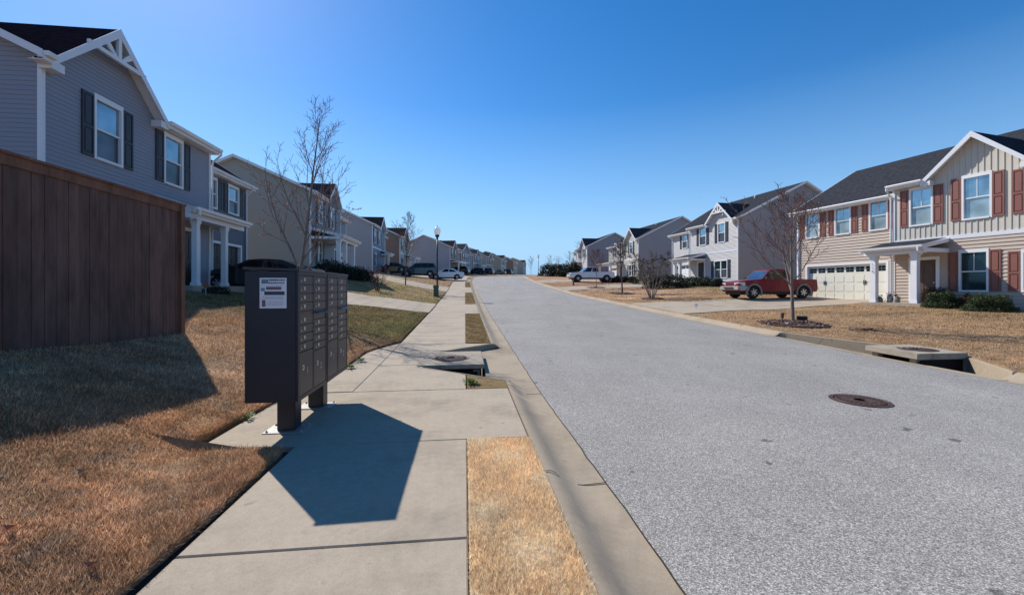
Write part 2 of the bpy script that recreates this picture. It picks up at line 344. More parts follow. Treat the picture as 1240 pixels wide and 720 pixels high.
def grid(name, ss, tt_fn, mat, zfn, kind='structure', attr=False, skirt=None):
    ss = np.asarray(ss); rows = []
    for s in ss: rows.append(tt_fn(s))
    T = np.array(rows); S = np.repeat(ss[:, None], T.shape[1], 1)
    X, Y = frame(S, T); Z = zfn(S, T)
    if skirt:
        X = np.concatenate([X[:, :1], X, X[:, -1:]], 1); Y = np.concatenate([Y[:, :1], Y, Y[:, -1:]], 1)
        Z = np.concatenate([Z[:, :1]-skirt, Z, Z[:, -1:]-skirt], 1); S = np.concatenate([S[:, :1], S, S[:, -1:]], 1); T = np.concatenate([T[:, :1], T, T[:, -1:]], 1)
    ns, n = X.shape; v = np.stack([X, Y, Z], -1).reshape(-1, 3)
    f = [(i*n+j, i*n+j+1, (i+1)*n+j+1, (i+1)*n+j) for i in range(ns-1) for j in range(n-1)]
    me = bpy.data.meshes.new(name); me.from_pydata(v.tolist(), [], f); me.materials.append(MATS[mat])
    if attr:
        c = turf(S, T).reshape(-1, 3); c = np.concatenate([c, np.ones((len(c), 1))], 1)
        a = me.color_attributes.new('turf', 'FLOAT_COLOR', 'POINT'); a.data.foreach_set('color', c.astype(np.float32).ravel())
    me.polygons.foreach_set('use_smooth', [not skirt]*len(me.polygons)); me.update()
    o = bpy.data.objects.new(name, me); C.objects.link(o); return tag(o, kind=kind)
def srange(a, b, n0=.25):
    out = [a]
    while out[-1] < b-1e-6: out.append(min(b, out[-1]+max(n0, abs(out[-1])*.02)))
    return np.array(out)
# distant ground plate
mb = MB(); mb.box(-3000, 3000, -3000, 3000, -6, -5); g = mb.build('ground', 'lawn'); tag(g, kind='structure')
a = g.data.color_attributes.new('turf', 'FLOAT_COLOR', 'POINT'); a.data.foreach_set('color', [.12, .10, .05, 1]*len(g.data.vertices))
tl = np.array([-110, -70, -45, -32, -25, -20, -17, -15, -13, -11.5, -10, -9, -8, -7, -6, -5.2, -4.6, -4, -3.5, -3, -2.6, -2.3, -2.0, -1.8, -1.65, -1.55])
def padt(s): return padt0(s)-.025
def padt0(s):   # the mailbox pad pushes the edge of the lawn outwards
    if 3.86 < s < 5.78: return -2.38+.25*max(0, (s-4.6))*.3
    if s <= 3.86: return -1.54 if s < 3.76 else -1.54-(s-3.76)/.1*.84
    if s < 10.0: return -2.05 if s < 8.7 else -2.05+.5*((s-8.7)/1.3)**1.5
    return -1.54
def lawn_t(s):
    e = padt(s); t = tl.copy(); k = t > -4.2; t[k] = -4.2+(t[k]+4.2)*((e+4.2)/(-1.55+4.2)); return t
gl = np.concatenate([np.arange(-40, 1, 1.0), np.arange(1, 10, .12), srange(10, 400, .3)])
gl = np.unique(np.concatenate([gl, [3.76, 3.86, 5.78, 5.80]]))
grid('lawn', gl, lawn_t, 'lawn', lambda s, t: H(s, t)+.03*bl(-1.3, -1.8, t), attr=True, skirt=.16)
tr = np.array([9.16, 9.5, 10, 10.6, 11.3, 12, 13, 14, 15.5, 17, 19, 21, 23, 25, 28, 33, 40, 55, 80, 110])
INL = (6.2, 7.3, 8.65, 9.75, -.80)       # near kerb inlet: s of wing start, slab start, slab end, wing end, deepest t
INR = (5.9, 7.15, 8.45, 11.0, -.24)       # inlet over the road, in mirrored t
def kerb_t(s, I):
    a, b, c, d, tm = I
    if s <= a or s >= d: return .61
    if s < b: return .61+(tm-.61)*((s-a)/(b-a))
    if s > c: return tm+(.61-tm)*((s-c)/(d-c))
    return tm
def mir(t): return 9.76-t
gr_ = np.unique(np.concatenate([np.arange(-40, 1, 1.0), np.arange(1, 12, .25), srange(12, 400, .3), [INR[0], INR[1], INR[2], INR[3]]]))
def lawnr_t(s):
    e = mir(kerb_t(s, INR))+.01; t = tr.copy(); k = t < 12; t[k] = e+(t[k]-9.16)*((12-e)/(12-9.16)); return t
grid('lawn', gr_, lawnr_t, 'lawn', lambda s, t: H(s, t)+.02, attr=True, skirt=.1)
# road
tro = np.linspace(1.09, 8.67, 12)
def zroad(s, t): return zs(s)-.115+.05*(1-((t-4.88)/3.79)**2)
grid('road', np.concatenate([np.arange(-40, 0, 1.0), srange(0, 400, .3)]), lambda s: tro, 'asphalt', zroad)
# kerb and gutter, lofted; dips round the inlets
def kerb(side):
    I = INL if side == 'L' else INR; vb = .345 if side == 'L' else .80
    ss = np.unique(np.concatenate([np.arange(-40, 0, 1.0), srange(0, 400, .25), np.array(I[:4]), np.array(I[:4])+.001, np.arange(5, 12, .1)]))
    base = [(0, -.16), (0, 0), (.035, -.003), (.085, -.022), (.14, -.060), (.195, -.095), (.26, -.117), (.34, -.124), (.48, -.118)]
    V = []; n = len(base)
    for s in ss:
        k = kerb_t(s, I); w = min(1, (.61-k)/.5); row = []
        for i, (dt, z) in enumerate(base):
            t0 = .61+dt; z0 = z
            if k < .6099:     # inlet: narrow kerb lip, then a vertical face, then a sloping apron
                wd = min(1, (.61-k)/.12); lip = [(k-.0, -.30), (k, .0), (k+.05, -.002), (k+.07, -.008), (k+.075, -.05-.7*wd), (max(k+.08, vb), -.10-.65*wd), (max(k+.10, vb+.012), -.125), (max(k+.23, vb+.10, .84), -.127), (1.09, -.118)]
                t0, z0 = lip[i]
            if side == 'R': t0 = mir(t0)
            x, y = frame(s, t0); row.append((float(x), float(y), float(zs(s))+z0+.003))
        V += row
    f = [(i*n+j, i*n+j+1, (i+1)*n+j+1, (i+1)*n+j) for i in range(len(ss)-1) for j in range(n-1)]
    me = bpy.data.meshes.new('kerb'); me.from_pydata(V, [], f); me.materials.append(MATS['gutter_concrete']); me.polygons.foreach_set('use_smooth', [True]*len(me.polygons)); me.update(); me.set_sharp_from_angle(angle=R(50))
    o = bpy.data.objects.new('kerb', me); C.objects.link(o); tag(o, kind='structure')
kerb('L'); kerb('R')
# joints across the gutters and the dirty seam along the asphalt
mb = MB()
def ribbon(mb, pts, w, dz, side=0):
    for i in range(len(pts)-1):
        a, b = Vector(pts[i]), Vector(pts[i+1]); d = (b-a); nn = Vector((-d.y, d.x, 0)).normalized()*w/2
        up = Vector((0, 0, dz)); mb.poly([a-nn+up, b-nn+up, b+nn+up, a+nn+up])
for side in 'LR':
    for s in [.15, 3.12, 5.9, 9.6, 12.7, 15.8, 19, 22, 25, 28, 31, 34]:
        pr = [(.61, .004), (.655, .002), (.695, -.016), (.735, -.058), (.775, -.096), (.83, -.118), (.91, -.123), (1.09, -.114)]
        off = .03*math.sin(s*3)
        pts = []
        for i, (t, z) in enumerate(pr):
            tt = t if side == 'L' else mir(t); x, y = frame(s+off*i*.4+random.uniform(-.008, .008), tt); pts.append((float(x), float(y), float(zs(s))+z+.005))
        ribbon(mb, pts, .014 if s < 6 else .02, .002)
    pts = []
    for s in np.arange(.2, 40, .18):
        tt = 1.09 if side == 'L' else mir(1.09); x, y = frame(s, tt+random.uniform(-.008, .008)); pts.append((float(x), float(y), float(zs(s))-.111))
    ribbon(mb, pts, .012, .003)
jo = mb.build('gutter_joint', 'joint_dirt'); tag(jo, kind='structure')
# sidewalk: separate slabs over dirt
mb = MB(); dirt = MB(); SW = []
jt = [-6.3, -4.0, -1.6, .8, 2.34, 3.88, 5.77, 7.5, 9.78, 11.1, 12.5, 14.1, 15.7, 17.4, 19.1, 20.8, 22.5]
s = 22.5
while s < 200: s += 1.6 if s < 60 else 4; jt.append(s)
def slab(mb, s0, s1, ta, tb, n=1, dz=0.0, g=.007, th=.08, chamf=.006):
    """ta,tb: callables or numbers; walk slab with tooled edges"""
    fa = ta if callable(ta) else (lambda s: ta); fb = tb if callable(tb) else (lambda s: tb)
    sv = [s0+g]+list(np.linspace(s0+g+chamf, s1-g-chamf, n+1))+[s1-g]
    m = len(sv); V = []
    for i, s in enumerate(sv):
        e = -chamf if i in (0, m-1) else 0
        a, b = fa(s), fb(s); row = [(a, -th), (a, -chamf+e*0), (a+chamf*1.3, e)] + [(a+(b-a)*k/4, e) for k in (1, 2, 3)] + [(b-chamf*1.3, e), (b, -chamf), (b, -th)]
        for t, z in row:
            x, y = frame(s, t); V.append((float(x), float(y), float(H(s, t))+dz+z))
    q = 9; f = [(i*q+j, i*q+j+1, (i+1)*q+j+1, (i+1)*q+j) for i in range(m-1) for j in range(q-1)]
    f += [list(range(q)), [(m-1)*q+k for k in reversed(range(q))]]
    mb.add(V, f)
for i in range(len(jt)-1):
    a, b = jt[i], jt[i+1]; n = max(1, int((b-a)/.35)) if b < 40 else 2
    if a == 3.88: slab(mb, a, b, -2.33, .598, n); continue
    if 5.7 < a < 9.7:
        slab(mb, a, b, -1.505, lambda s: min(kerb_t(s, INL)-.004, .598 if s > 8.2 else .015) if s > 6.3 else .015, max(n, 18))
        continue
    drv = any(d[2]-.4 < (a+b)/2 < d[3]+.4 for d in DRIVE_L)
    slab(mb, a, b, -1.505, .598 if drv else .015, n, dz=.002)
# extra paving to the left, beyond the mailboxes
slab(mb, 5.79, 9.95, lambda s: -2.02 if s < 8.7 else -2.02+.49*((s-8.7)/1.3)**1.5, -1.512, 14)
sw = mb.build('sidewalk', 'concrete'); tag(sw, kind='structure')
dd = grid('walk_bed', np.concatenate([np.arange(-10, 12, .5), srange(12, 190, .5)]), lambda s: np.array([-1.70 if not 3.9 < s < 9.4 else -2.1, -1.2, -.82]), 'joint_dirt', lambda s, t: H(s, t)-.055)
dd = grid('walk_bed', np.array([-10, 1, 3.9, 5.75]), lambda s: np.array([-.64, -.3, .02 if s < 3.9 else .58]), 'joint_dirt', lambda s, t: H(s, t)-.030)
# driveways
for left, L in ((True, DRIVE_L), (False, DRIVE_R)):
    for d in L:
        tk = -1.506 if left else 9.17; te = d[4]; n = 15 if d[0] < 60 else 4
        ts = np.linspace(tk, te, n+1); mb = MB(); flare = .5
        for i in range(n):
            for half in (0, 1):
                V = []
                for t in (ts[i]+(.012 if i else 0)*(1 if te > tk else -1), ts[i+1]-.0*1):
                    a, b = drive_bounds(d, t, left); m_ = (a+b)/2
                    lo, hi = (a, m_-.006) if half == 0 else (m_+.006, b)
                    for q in range(5):
                        ss_ = lo+(hi-lo)*q/4; x, y = frame(ss_, t); V.append((float(x), float(y), float(H(ss_, t))+.045+(0 if left else .0)))
                nv = len(V)
                V += [(x, y, z-.12) for x, y, z in V]
                F = [(q, q+1, 5+q+1, 5+q) for q in range(4)]+[(0, 5, nv+5, nv), (4, nv+4, nv+9, 9)]+[(q, nv+q, nv+q+1, q+1) for q in range(4)]+[(5+q, 5+q+1, nv+5+q+1, nv+5+q) for q in range(4)]
                mb.add(V, F)
        tag(mb.build('driveway', 'concrete'), kind='structure')
# verge strips of grass between the sidewalk and the kerb
VERGE = [(-8, 3.87), (9.86, 17.2)]
edges = sorted([(d[2], d[3]) for d in DRIVE_L]); prev = edges[0][1]+.4
for e in edges[1:]: VERGE.append((prev, e[0]-.4)); prev = e[1]+.4
for a, b in VERGE:
    grid('verge', np.linspace(a, b, max(3, int((b-a)/.4))), lambda s: np.array([.022, .15, .3, .45, .605]), 'lawn', lambda s, t: zs(s)+.004+.012*np.sin(s*5+t*9), attr=True, skirt=.05)
# small bare wedge beside the inlet
grid('verge', np.array([5.79, 6.0, 6.2, 6.5, 6.7]), lambda s: np.array([.03, .02+(kerb_t(s, INL)-.01)*.5, kerb_t(s, INL)-.01]), 'lawn', lambda s, t: zs(s)-.002, attr=True)

# ------------------------------------------------------------------ grass blades (no one could count them)
def blades(name, S, T, L, Wd, label, lean=.9, zoff=0.0, bright=1.0):
    n = len(S); X, Y = frame(S, T); Z = H(S, T)+zoff
    ang = rng.uniform(0, 2*np.pi, n); a2 = rng.uniform(0, 2*np.pi, n); le = L*rng.uniform(.5, 1.25, n); ln = lean*rng.uniform(.2, 1.2, n)
    bx, by = np.cos(ang)*Wd/2, np.sin(ang)*Wd/2
    tx, ty, tz = np.cos(a2)*np.sin(ln)*le, np.sin(a2)*np.sin(ln)*le, np.cos(ln)*le
    v = np.empty((n, 3, 3)); v[:, 0] = np.stack([X-bx, Y-by, Z-.008], 1); v[:, 1] = np.stack([X+bx, Y+by, Z-.008], 1); v[:, 2] = np.stack([X+tx, Y+ty, Z+tz], 1)
    c = turf(S, T)*bright; c = np.concatenate([c, np.ones((n, 1))], 1); c = np.repeat(c, 3, 0)
    o = fastmesh(name, v.reshape(-1, 3), n, 3, ['blade'], c); return tag(o, label, 'grass', kind='stuff')
def scatter(n, smin, smax, tmin, tmax, p=2.0, lo=1.2):
    """density falls with the square of distance from the near edge of the lot"""
    u = rng.uniform(0, 1, n*3); d = lo*(smax*1.3/lo)**u
    th = rng.uniform(0, np.pi, n*3); S = d*np.sin(th)*1.0; T = -d*np.cos(th)
    k = (S > smin) & (S < smax) & (T > tmin) & (T < tmax); return S[k], T[k], d[k]
S_, T_, D_ = scatter(900000, .2, 17.3, -14, -1.56, lo=1.7)
ed = np.array([padt(s) for s in np.linspace(0, 18, 721)]); k = T_ < np.interp(S_, np.linspace(0, 18, 721), ed); k &= ~in_drive(S_, T_)
hole = ((S_-4.35)/.22)**2+((T_+2.55)/.13)**2 < 1; k &= ~(hole & (rng.uniform(0, 1, len(S_)) < .75))
S_, T_, D_ = S_[k], T_[k], D_[k]
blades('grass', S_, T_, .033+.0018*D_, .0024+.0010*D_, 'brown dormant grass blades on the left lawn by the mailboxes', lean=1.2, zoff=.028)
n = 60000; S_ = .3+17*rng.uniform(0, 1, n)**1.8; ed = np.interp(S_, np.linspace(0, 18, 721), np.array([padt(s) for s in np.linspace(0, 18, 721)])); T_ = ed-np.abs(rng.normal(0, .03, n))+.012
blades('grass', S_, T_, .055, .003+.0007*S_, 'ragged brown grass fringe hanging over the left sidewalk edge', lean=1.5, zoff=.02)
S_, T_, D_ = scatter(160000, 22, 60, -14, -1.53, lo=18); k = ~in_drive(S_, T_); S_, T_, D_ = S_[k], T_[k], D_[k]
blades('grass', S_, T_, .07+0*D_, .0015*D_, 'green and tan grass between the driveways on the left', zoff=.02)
# verge
n = 150000; S_ = .3+3.56*rng.uniform(0, 1, n)**1.3; T_ = rng.uniform(.025, .600, n)
blades('grass', S_, T_, .030, .0030, 'straw coloured grass in the strip beside the kerb', lean=1.25, zoff=.006)
n = 16000; S_ = rng.uniform(9.88, 17.1, n); T_ = rng.uniform(.03, .59, n)
blades('grass', S_, T_, .045, .010, 'olive brown grass in the strip past the storm drain', lean=1.1)
n = 9000; S_ = rng.uniform(22.7, 60, n); T_ = rng.uniform(.03, .59, n); k = ~in_drive(S_, T_)&~((S_>34.2)&(S_<41))&~((S_>51.4)&(S_<58))
blades('grass', S_[k], T_[k], .06, .03, 'dull green grass in the far kerb strips', lean=1.1)
S_, T_, D_ = scatter(330000, 1, 48, 9.17, 24, lo=8.5); k = ~in_drive(S_, T_)
k &= ~((S_ > INR[0]) & (S_ < INR[3]) & (T_ < np.array([mir(kerb_t(s, INR)) for s in S_])+.03)); S_, T_, D_ = S_[k], T_[k], D_[k]
blades('grass', S_, T_, .035+.0006*D_, .0012*D_, 'orange brown dormant grass across the right lawns', lean=1.2, zoff=.018)
# ------------------------------------------------------------------ houses
def siding_wall(mb, org, ax, nrm, xl, xr, z0, z1, holes=(), lap=.115, mi=0, dep=None):
    dep = DEP[0] if dep is None else dep
    """a wall of overlapping horizontal boards with openings cut out; xl, xr are functions of z"""
    org, ax, nrm = Vector(org), Vector(ax), Vector(nrm); Z = {round(z0, 5), round(z1, 5)}
    if lap:
        k = math.ceil(z0/lap-1e-6)
        while k*lap < z1: Z.add(round(k*lap, 5)); k += 1
    for h in holes:
        for z in (h[2], h[3]):
            if z0 < z < z1: Z.add(round(z, 5))
    for z in BRK:
        if z0 < z < z1: Z.add(round(z, 5))
    Z = sorted(Z)
    def d(z, lower):
        if not lap: return 0
        f = (z/lap) % 1.0
        if f > .9999 or f < .0001: return dep if lower else 0.0
        return dep*(1-f)
    for a, b in zip(Z[:-1], Z[1:]):
        if b-a < 1e-5: continue
        zm = (a+b)/2; iv = [(None, None)]
        hs = sorted([(h[0], h[1]) for h in holes if h[2] < zm < h[3]])
        la, lb, ra, rb = xl(a), xl(b), xr(a), xr(b)
        segs = []; ca, cb = la, lb
        for h0, h1 in hs: segs.append((ca, cb, h0, h0)); ca = cb = h1
        segs.append((ca, cb, ra, rb))
        for xa, xb, ya, yb in segs:
            if ya-xa < .002 and yb-xb < .002: continue
            da, db = d(a, True), d(b, False)
            q = lambda x, z, dd: tuple(org+ax*x+Vector((0, 0, z))+nrm*dd)
            mb.poly([q(xa, a, da), q(ya, a, da), q(yb, b, db), q(xb, b, db)], mi)
            if lap and da > .9*dep: mb.poly([q(xa, a, 0), q(ya, a, 0), q(ya, a, da), q(xa, a, da)], mi)
BRK = []; DEP = [.012]
def house(name, label, O, z0, ex, spec, group='two storey houses along the street'):
    ex = Vector((ex[0], ex[1], 0)).normalized(); side = spec['side']
    ey = Vector((ex.y, -ex.x, 0)) if side == 'L' else Vector((-ex.y, ex.x, 0))
    # ex runs towards the near end; ey away from the street
    if side == 'R' and ey.x < 0: ey = -ey
    if side == 'L' and ey.x > 0: ey = -ey
    T = lambda p: ex*p[0]+ey*p[1]+Vector((0, 0, p[2]))
    rt = empty(name, (O[0], O[1], z0), 0, label, 'house', group)
    g = spec.get; W, WG, rec, Hh, D = g('W', 6.4), g('WG', 5.2), g('rec', 1.2), g('H', 5.75), g('D', 13)
    HW = g('HW', Hh-.1); BRK[:] = [Hh, HW]; DEP[0] = .030 if side == 'R' else .012; pit = g('pitch', .5); lap = g('lap', .115); det = g('det', 2); yr = D/2; zr = Hh+pit*yr; ov = .32
    sid, up, trim = g('siding', 'sd_grey'), g('upper', None), 'vinyl_white'
    low_m = sid; up_m = up or sid
    def M(): return MB(T)
    gab = g('gables', [(3.05, 1.55, 1.0)]); belt = g('belt', 3.05); win = g('win', []); wwin = g('wwin', [])
    door, gar = g('door'), g('garage')
    # ---- openings
    holes = [(x-w/2+.05, x+w/2-.05, z+.05, z+h-.05) for x, z, w, h in win]
    if door: holes.append((door[0]-.5, door[0]+.5, .12, 2.2))
    wholes = [(x-w/2+.05, x+w/2-.05, z+.05, z+h-.05) for x, z, w, h in wwin]
    if gar: wholes.append((gar[0], gar[1], .02, gar[2]))
    # ---- walls: lower storey, upper storey, flanks
    m = M(); siding_wall(m, (0, 0, 0), (1, 0, 0), (0, -1, 0), lambda z: 0, lambda z: W, -.25, belt, holes, lap)
    m.build('front_wall', low_m, rt)
    m = M(); ul = None if up and g('batten') else lap
    siding_wall(m, (0, 0, 0), (1, 0, 0), (0, -1, 0), lambda z: 0, lambda z: W, belt, Hh, holes, ul)
    for xc, hw, pg in gab:
        if hw*pg > 0: siding_wall(m, (0, 0, 0), (1, 0, 0), (0, -1, 0), lambda z: xc-hw+(z-Hh)/pg, lambda z: xc+hw-(z-Hh)/pg, Hh, Hh+hw*pg-.01, [], ul)
    if g('batten'):
        x = .02
        while x < W:
            zt = Hh
            for xc, hw, pg in gab:
                if abs(x-xc) < hw: zt = max(zt, Hh+(hw-abs(x-xc))*pg-.05)
            segs = [(belt, zt)]
            for h in holes:
                if h[0]-.08 < x < h[1]+.08:
                    segs = [q for a, b in segs for q in ((a, min(b, h[2])), (max(a, h[3]), b)) if q[1]-q[0] > .02]
            for a, b in segs: m.box(x-.018, x+.018, -.022, .0, a, b)
            x += .205
    m.build('upper_wall', up_m, rt)
    fl = g('flank', sid)
    roofz = lambda y: Hh+pit*y if y <= yr else Hh+pit*(D-y)
    for x, nx in ((W, 1), ):
        m = M(); siding_wall(m, (x, 0, 0), (0, 1, 0), (nx, 0, 0), lambda z: max(0, (z-Hh)/pit), lambda z: D-max(0, (z-Hh)/pit), -.6, zr-.02, [], lap)
        m.build('side_wall', fl, rt)
    wp = (zr-HW)/(yr-rec)
    m = M(); siding_wall(m, (-WG, rec, 0), (0, 1, 0), (-1, 0, 0), lambda z: max(0, (z-HW)/wp), lambda z: D-rec-max(0, (z-HW)/wp), -.6, zr-.02, [], lap)
    m.build('side_wall', fl, rt)
    m = M(); m.poly([(-WG, D, -.6), (W, D, -.6), (W, D, Hh), (-WG, D, Hh)]); m.build('back_wall', fl, rt)
    m = M(); siding_wall(m, (-WG, rec, 0), (1, 0, 0), (0, -1, 0), lambda z: 0, lambda z: WG, -.25, HW, [(a+WG, b+WG, c, d) for a, b, c, d in wholes], lap)
    siding_wall(m, (0, 0, 0), (0, 1, 0), (-1, 0, 0), lambda z: 0, lambda z: rec, -.25, Hh+.1, [], lap)
    m.build('wing_wall', g('wing_siding', sid), rt)
    # ---- roof
    rm = m_roof('shingle_'+g('roof', 'black'), {'black': (.042, .044, .052), 'brown': (.055, .042, .036), 'grey': (.050, .052, .060), 'plum': (.020, .015, .020)}[g('roof', 'black')])
    th = .12; m = M()
    def slopes(x0, x1, yf, zf, y1, skip=()):
        p = (zr-zf)/(yr-yf); xs = [(x0, x1, yf-ov)]
        for a, b in skip:
            xs = [q for u, v, w in xs for q in ((u, min(v, a), w), (max(u, a), min(v, b), yf+.02), (max(u, b), v, w)) if q[1]-q[0] > .01]
        for a, b, y in xs: m.prism([(a, y, zr-p*(yr-y)), (b, y, zr-p*(yr-y)), (b, yr, zr), (a, yr, zr)], (0, 0, -th), 0, 1, 1)
        m.prism([(x0, yr, zr), (x1, yr, zr), (x1, D+ov, Hh-pit*ov), (x0, D+ov, Hh-pit*ov)], (0, 0, -th), 0, 1, 1)
        return p
    skip = [(xc-hw-.24, xc+hw+.24) for xc, hw, pg in gab]
    slopes(-.12, W+ov, 0, Hh+.1, 0, skip); slopes(-WG-ov, -.13, rec, HW+.1, 0)
    for xc, hw, pg in gab:
        zt = Hh+hw*pg+.12; e = hw+.26; zl = zt-e*pg
        yb = (zt-(Hh+.1))/pit; ybl = max(.05, (zl-(Hh+.1))/pit)
        for sg in (-1, 1):
            m.prism([(xc, -ov, zt), (xc, yb, zt), (xc+sg*e, ybl, zl), (xc+sg*e, -ov, zl)], (0, 0, -.1), 0, 1, 1)
    roof = m.build('roof', [rm, 'vinyl_white'], rt)
    if det >= 1:
        m = M(); m.lathe([(.16, -.1), (.16, .12), (.1, .2)], (W*.35, yr-1.2, zr-pit*1.2), 10); m.build('roof_vent', 'galvanised', roof)
        if det >= 2: m = M(); m.tube([(W*.25, 1.1, Hh+.5), (W*.25, 1.1, Hh+.95)], [.045, .045], 8); m.build('vent_pipe', 'galvanised', roof)
    # ---- fascia, gutters, rakes
    def rake(mm, a, b, w=.17, t=.03, d=(1, 0, 0)):
        a, b, d = Vector(a), Vector(b), Vector(d)
        mm.prism([tuple(a+Vector((0, 0, .02))), tuple(b+Vector((0, 0, .02))), tuple(b-Vector((0, 0, w))), tuple(a-Vector((0, 0, w)))], tuple(d*t))
    m = M()
    p1 = (zr-Hh-.1)/yr
    rake(m, (W+ov, -ov, zr-p1*(yr+ov)), (W+ov, yr, zr)); rake(m, (W+ov, yr, zr), (W+ov, D+ov, Hh-pit*ov))
    p2 = (zr-HW-.1)/(yr-rec)
    rake(m, (-WG-ov-.03, rec-ov, zr-p2*(yr-rec+ov)), (-WG-ov-.03, yr, zr)); rake(m, (-WG-ov-.03, yr, zr), (-WG-ov-.03, D+ov, Hh-pit*ov))
    for xc, hw, pg in gab:
        zt = Hh+hw*pg+.12; e = hw+.26; zl = zt-e*pg
        for sg in (-1, 1): rake(m, (xc, -ov-.03, zt), (xc+sg*e, -ov-.03, zl), .2, .03, (0, 1, 0)) if False else m.prism([(xc, -ov-.03, zt+.02), (xc+sg*(e+.03), -ov-.03, zl+.0), (xc+sg*(e+.03), -ov-.03, zl-.2), (xc, -ov-.03, zt-.24)], (0, .03, 0))
        for sg in (-1, 1): m.box(xc+sg*(e-.16)-.16, xc+sg*(e-.16)+.16, -ov+.001, .0, zl-.23, zl-.02) if hw < 2.2 and hw > 0 else None
    zf = zr-p1*(yr+ov); segs = [(-.15, W+ov)]
    for a, b in skip: segs = [q for u, v in segs for q in ((u, min(v, a)), (max(u, b), v)) if q[1]-q[0] > .02]
    for a, b in segs: m.box(a, b, -ov-.02, -ov, zf-.2, zf-.01); m.box(a, b, -ov, -.002, zf-.215, zf-.2)
    zf2 = zr-p2*(yr-rec+ov); m.box(-WG-ov, -.15, rec-ov-.02, rec-ov, zf2-.2, zf2-.01); m.box(-WG-ov, -.16, rec-ov, rec-.002, zf2-.215, zf2-.2)
    # corner boards, belt, frieze
    cb = .055; pj = .04
    for x, y in ((W, 0), (0, 0)): m.box(x-cb-.001, x+pj, y-pj, y+cb, -.2, Hh-.02)
    m.box(-WG-pj, -WG+cb, rec-pj, rec+cb, -.2, HW-.02)
    if belt and g('belt_board', True): m.box(cb, W-cb-.002, -.034, -.001, belt-.10, belt+.07)
    m.build('trim', trim, rt)
    def gutter(a, b, y, z):
        q = M(); y -= .021
        q.prism([(a, y, z), (a, y-.11, z), (a, y-.12, z-.03), (a, y-.09, z-.11), (a, y, z-.11)], (b-a, 0, 0)); q.build('gutter', 'white', rt)
    for a, b in segs: gutter(a+(.0), b-.0, -ov, zf-.005)
    gutter(-WG-ov, -.16, rec-ov, zf2-.005)
    if det >= 2:
        for x, y0, z, yw in ((-.12, -ov-.08, zf-.1, -.06), (-WG+.1, rec-ov-.08, zf2-.1, rec-.07)):
            q = M(); q.tube([(x, y0, z), (x, y0, z-.12), (x, yw-.02, z-.42), (x, yw, z-.6), (x, yw, .12), (x, yw-.15, .05)], [.04]*6, 6); q.build('downspout', 'white', rt)
    # ---- windows
    def window(x, z, w, h, yp, cross):
        f = M(); a, b = x-w/2, x+w/2; t = .075; y0, y1 = yp-.045, yp+.07; hd = .15 if g('head', True) else .075
        f.box(a, a+t, y0, y1, z, z+h); f.box(b-t, b, y0, y1, z, z+h); f.box(a+t, b-t, y0, y1, z+h-hd, z+h); f.box(a+t, b-t, y0-.02, y1, z, z+t)
        zm = z+t+(h-hd-t)/2; f.box(a+t, b-t, yp-.005, y1, zm-.025, zm+.025)
        gm = M(); gm.poly([(a+t, yp+.03, zm+.025), (b-t, yp+.03, zm+.025), (b-t, yp+.03, z+h-hd), (a+t, yp+.03, z+h-hd)], 0)
        gm.poly([(a+t, yp+.05, z+t), (b-t, yp+.05, z+t), (b-t, yp+.05, zm-.025), (a+t, yp+.05, zm-.025)], 1)
        for mx in ([x] if w < 1.2 else [x]):
            if cross: f.box(mx-.012, mx+.012, yp+.01, yp+.03, zm+.025, z+h-hd)
            if w > 1.2: f.box(mx-.05, mx+.05, yp-.02, y1, z+t, z+h-hd)
        wo = f.build('window', 'white', rt)
        low = z < 2; gl = g('glass', ('glass_sky', 'glass_screen'))
        if low: gl = g('glass_low', ('glass_dark', 'glass_dark'))
        gm.build('glass', list(gl), wo)
    def shutter(x, z, h, yp, w=.36):
        f = M(); a, b = x-w/2, x+w/2; y1 = yp-.014; y0 = yp-.05
        f.box(a, b, yp-.03, y1, z, z+h); t = .05
        f.box(a, a+t, y0, yp-.03, z, z+h); f.box(b-t, b, y0, yp-.03, z, z+h)
        zm = z+h*.46
        for u, v in ((z, z+.07), (zm-.04, zm+.04), (z+h-.07, z+h)): f.box(a+t, b-t, y0, yp-.03, u, v)
        for u, v in ((z+.11, zm-.08), (zm+.08, z+h-.11)): f.box(a+t+.035, b-t-.035, y0+.004, yp-.03, u, v)
        f.build('shutter', g('shutter', 'sh_navy'), rt)
    hidden = g('noshut', ())
    for i, (x, z, w, h) in enumerate(win):
        window(x, z, w, h, 0, g('cross', False))
        for sg in (-1, 1):
            if ('m', i, sg) not in hidden and ('m', i) not in hidden: shutter(x+sg*(w/2+.19), z+.03, h-.10, 0)
    for i, (x, z, w, h) in enumerate(wwin):
        window(x, z, w, h, rec, g('cross', False))
        for sg in (-1, 1):
            if ('w', i, sg) not in hidden and ('w', i) not in hidden: shutter(x+sg*(w/2+.18), z+.03, h-.10, rec, .33)
    # ---- door, garage, porch
    if door:
        x = door[0]; m = M(); m.box(x-.46, x+.46, .04, .08, .14, 2.14)
        for u in (-.36, .04):
            for zz in ((.3, .95), (1.1, 1.98)): m.box(x+u, x+u+.32, .028, .04, zz[0], zz[1])
        d = m.build('door', g('door_mat', 'door_brown'), rt)
        m = M(); m.box(x-.6, x-.46, -.04, .1, .12, 2.28); m.box(x+.46, x+.6, -.04, .1, .12, 2.28); m.box(x-.46, x+.46, -.04, .1, 2.14, 2.28); m.build('door_frame', 'white', d)
        m = M(); m.tube([(x+.38, .03, 1.05), (x+.38, -.03, 1.05)], [.03, .035], 8); m.build('handle', 'chrome', d)
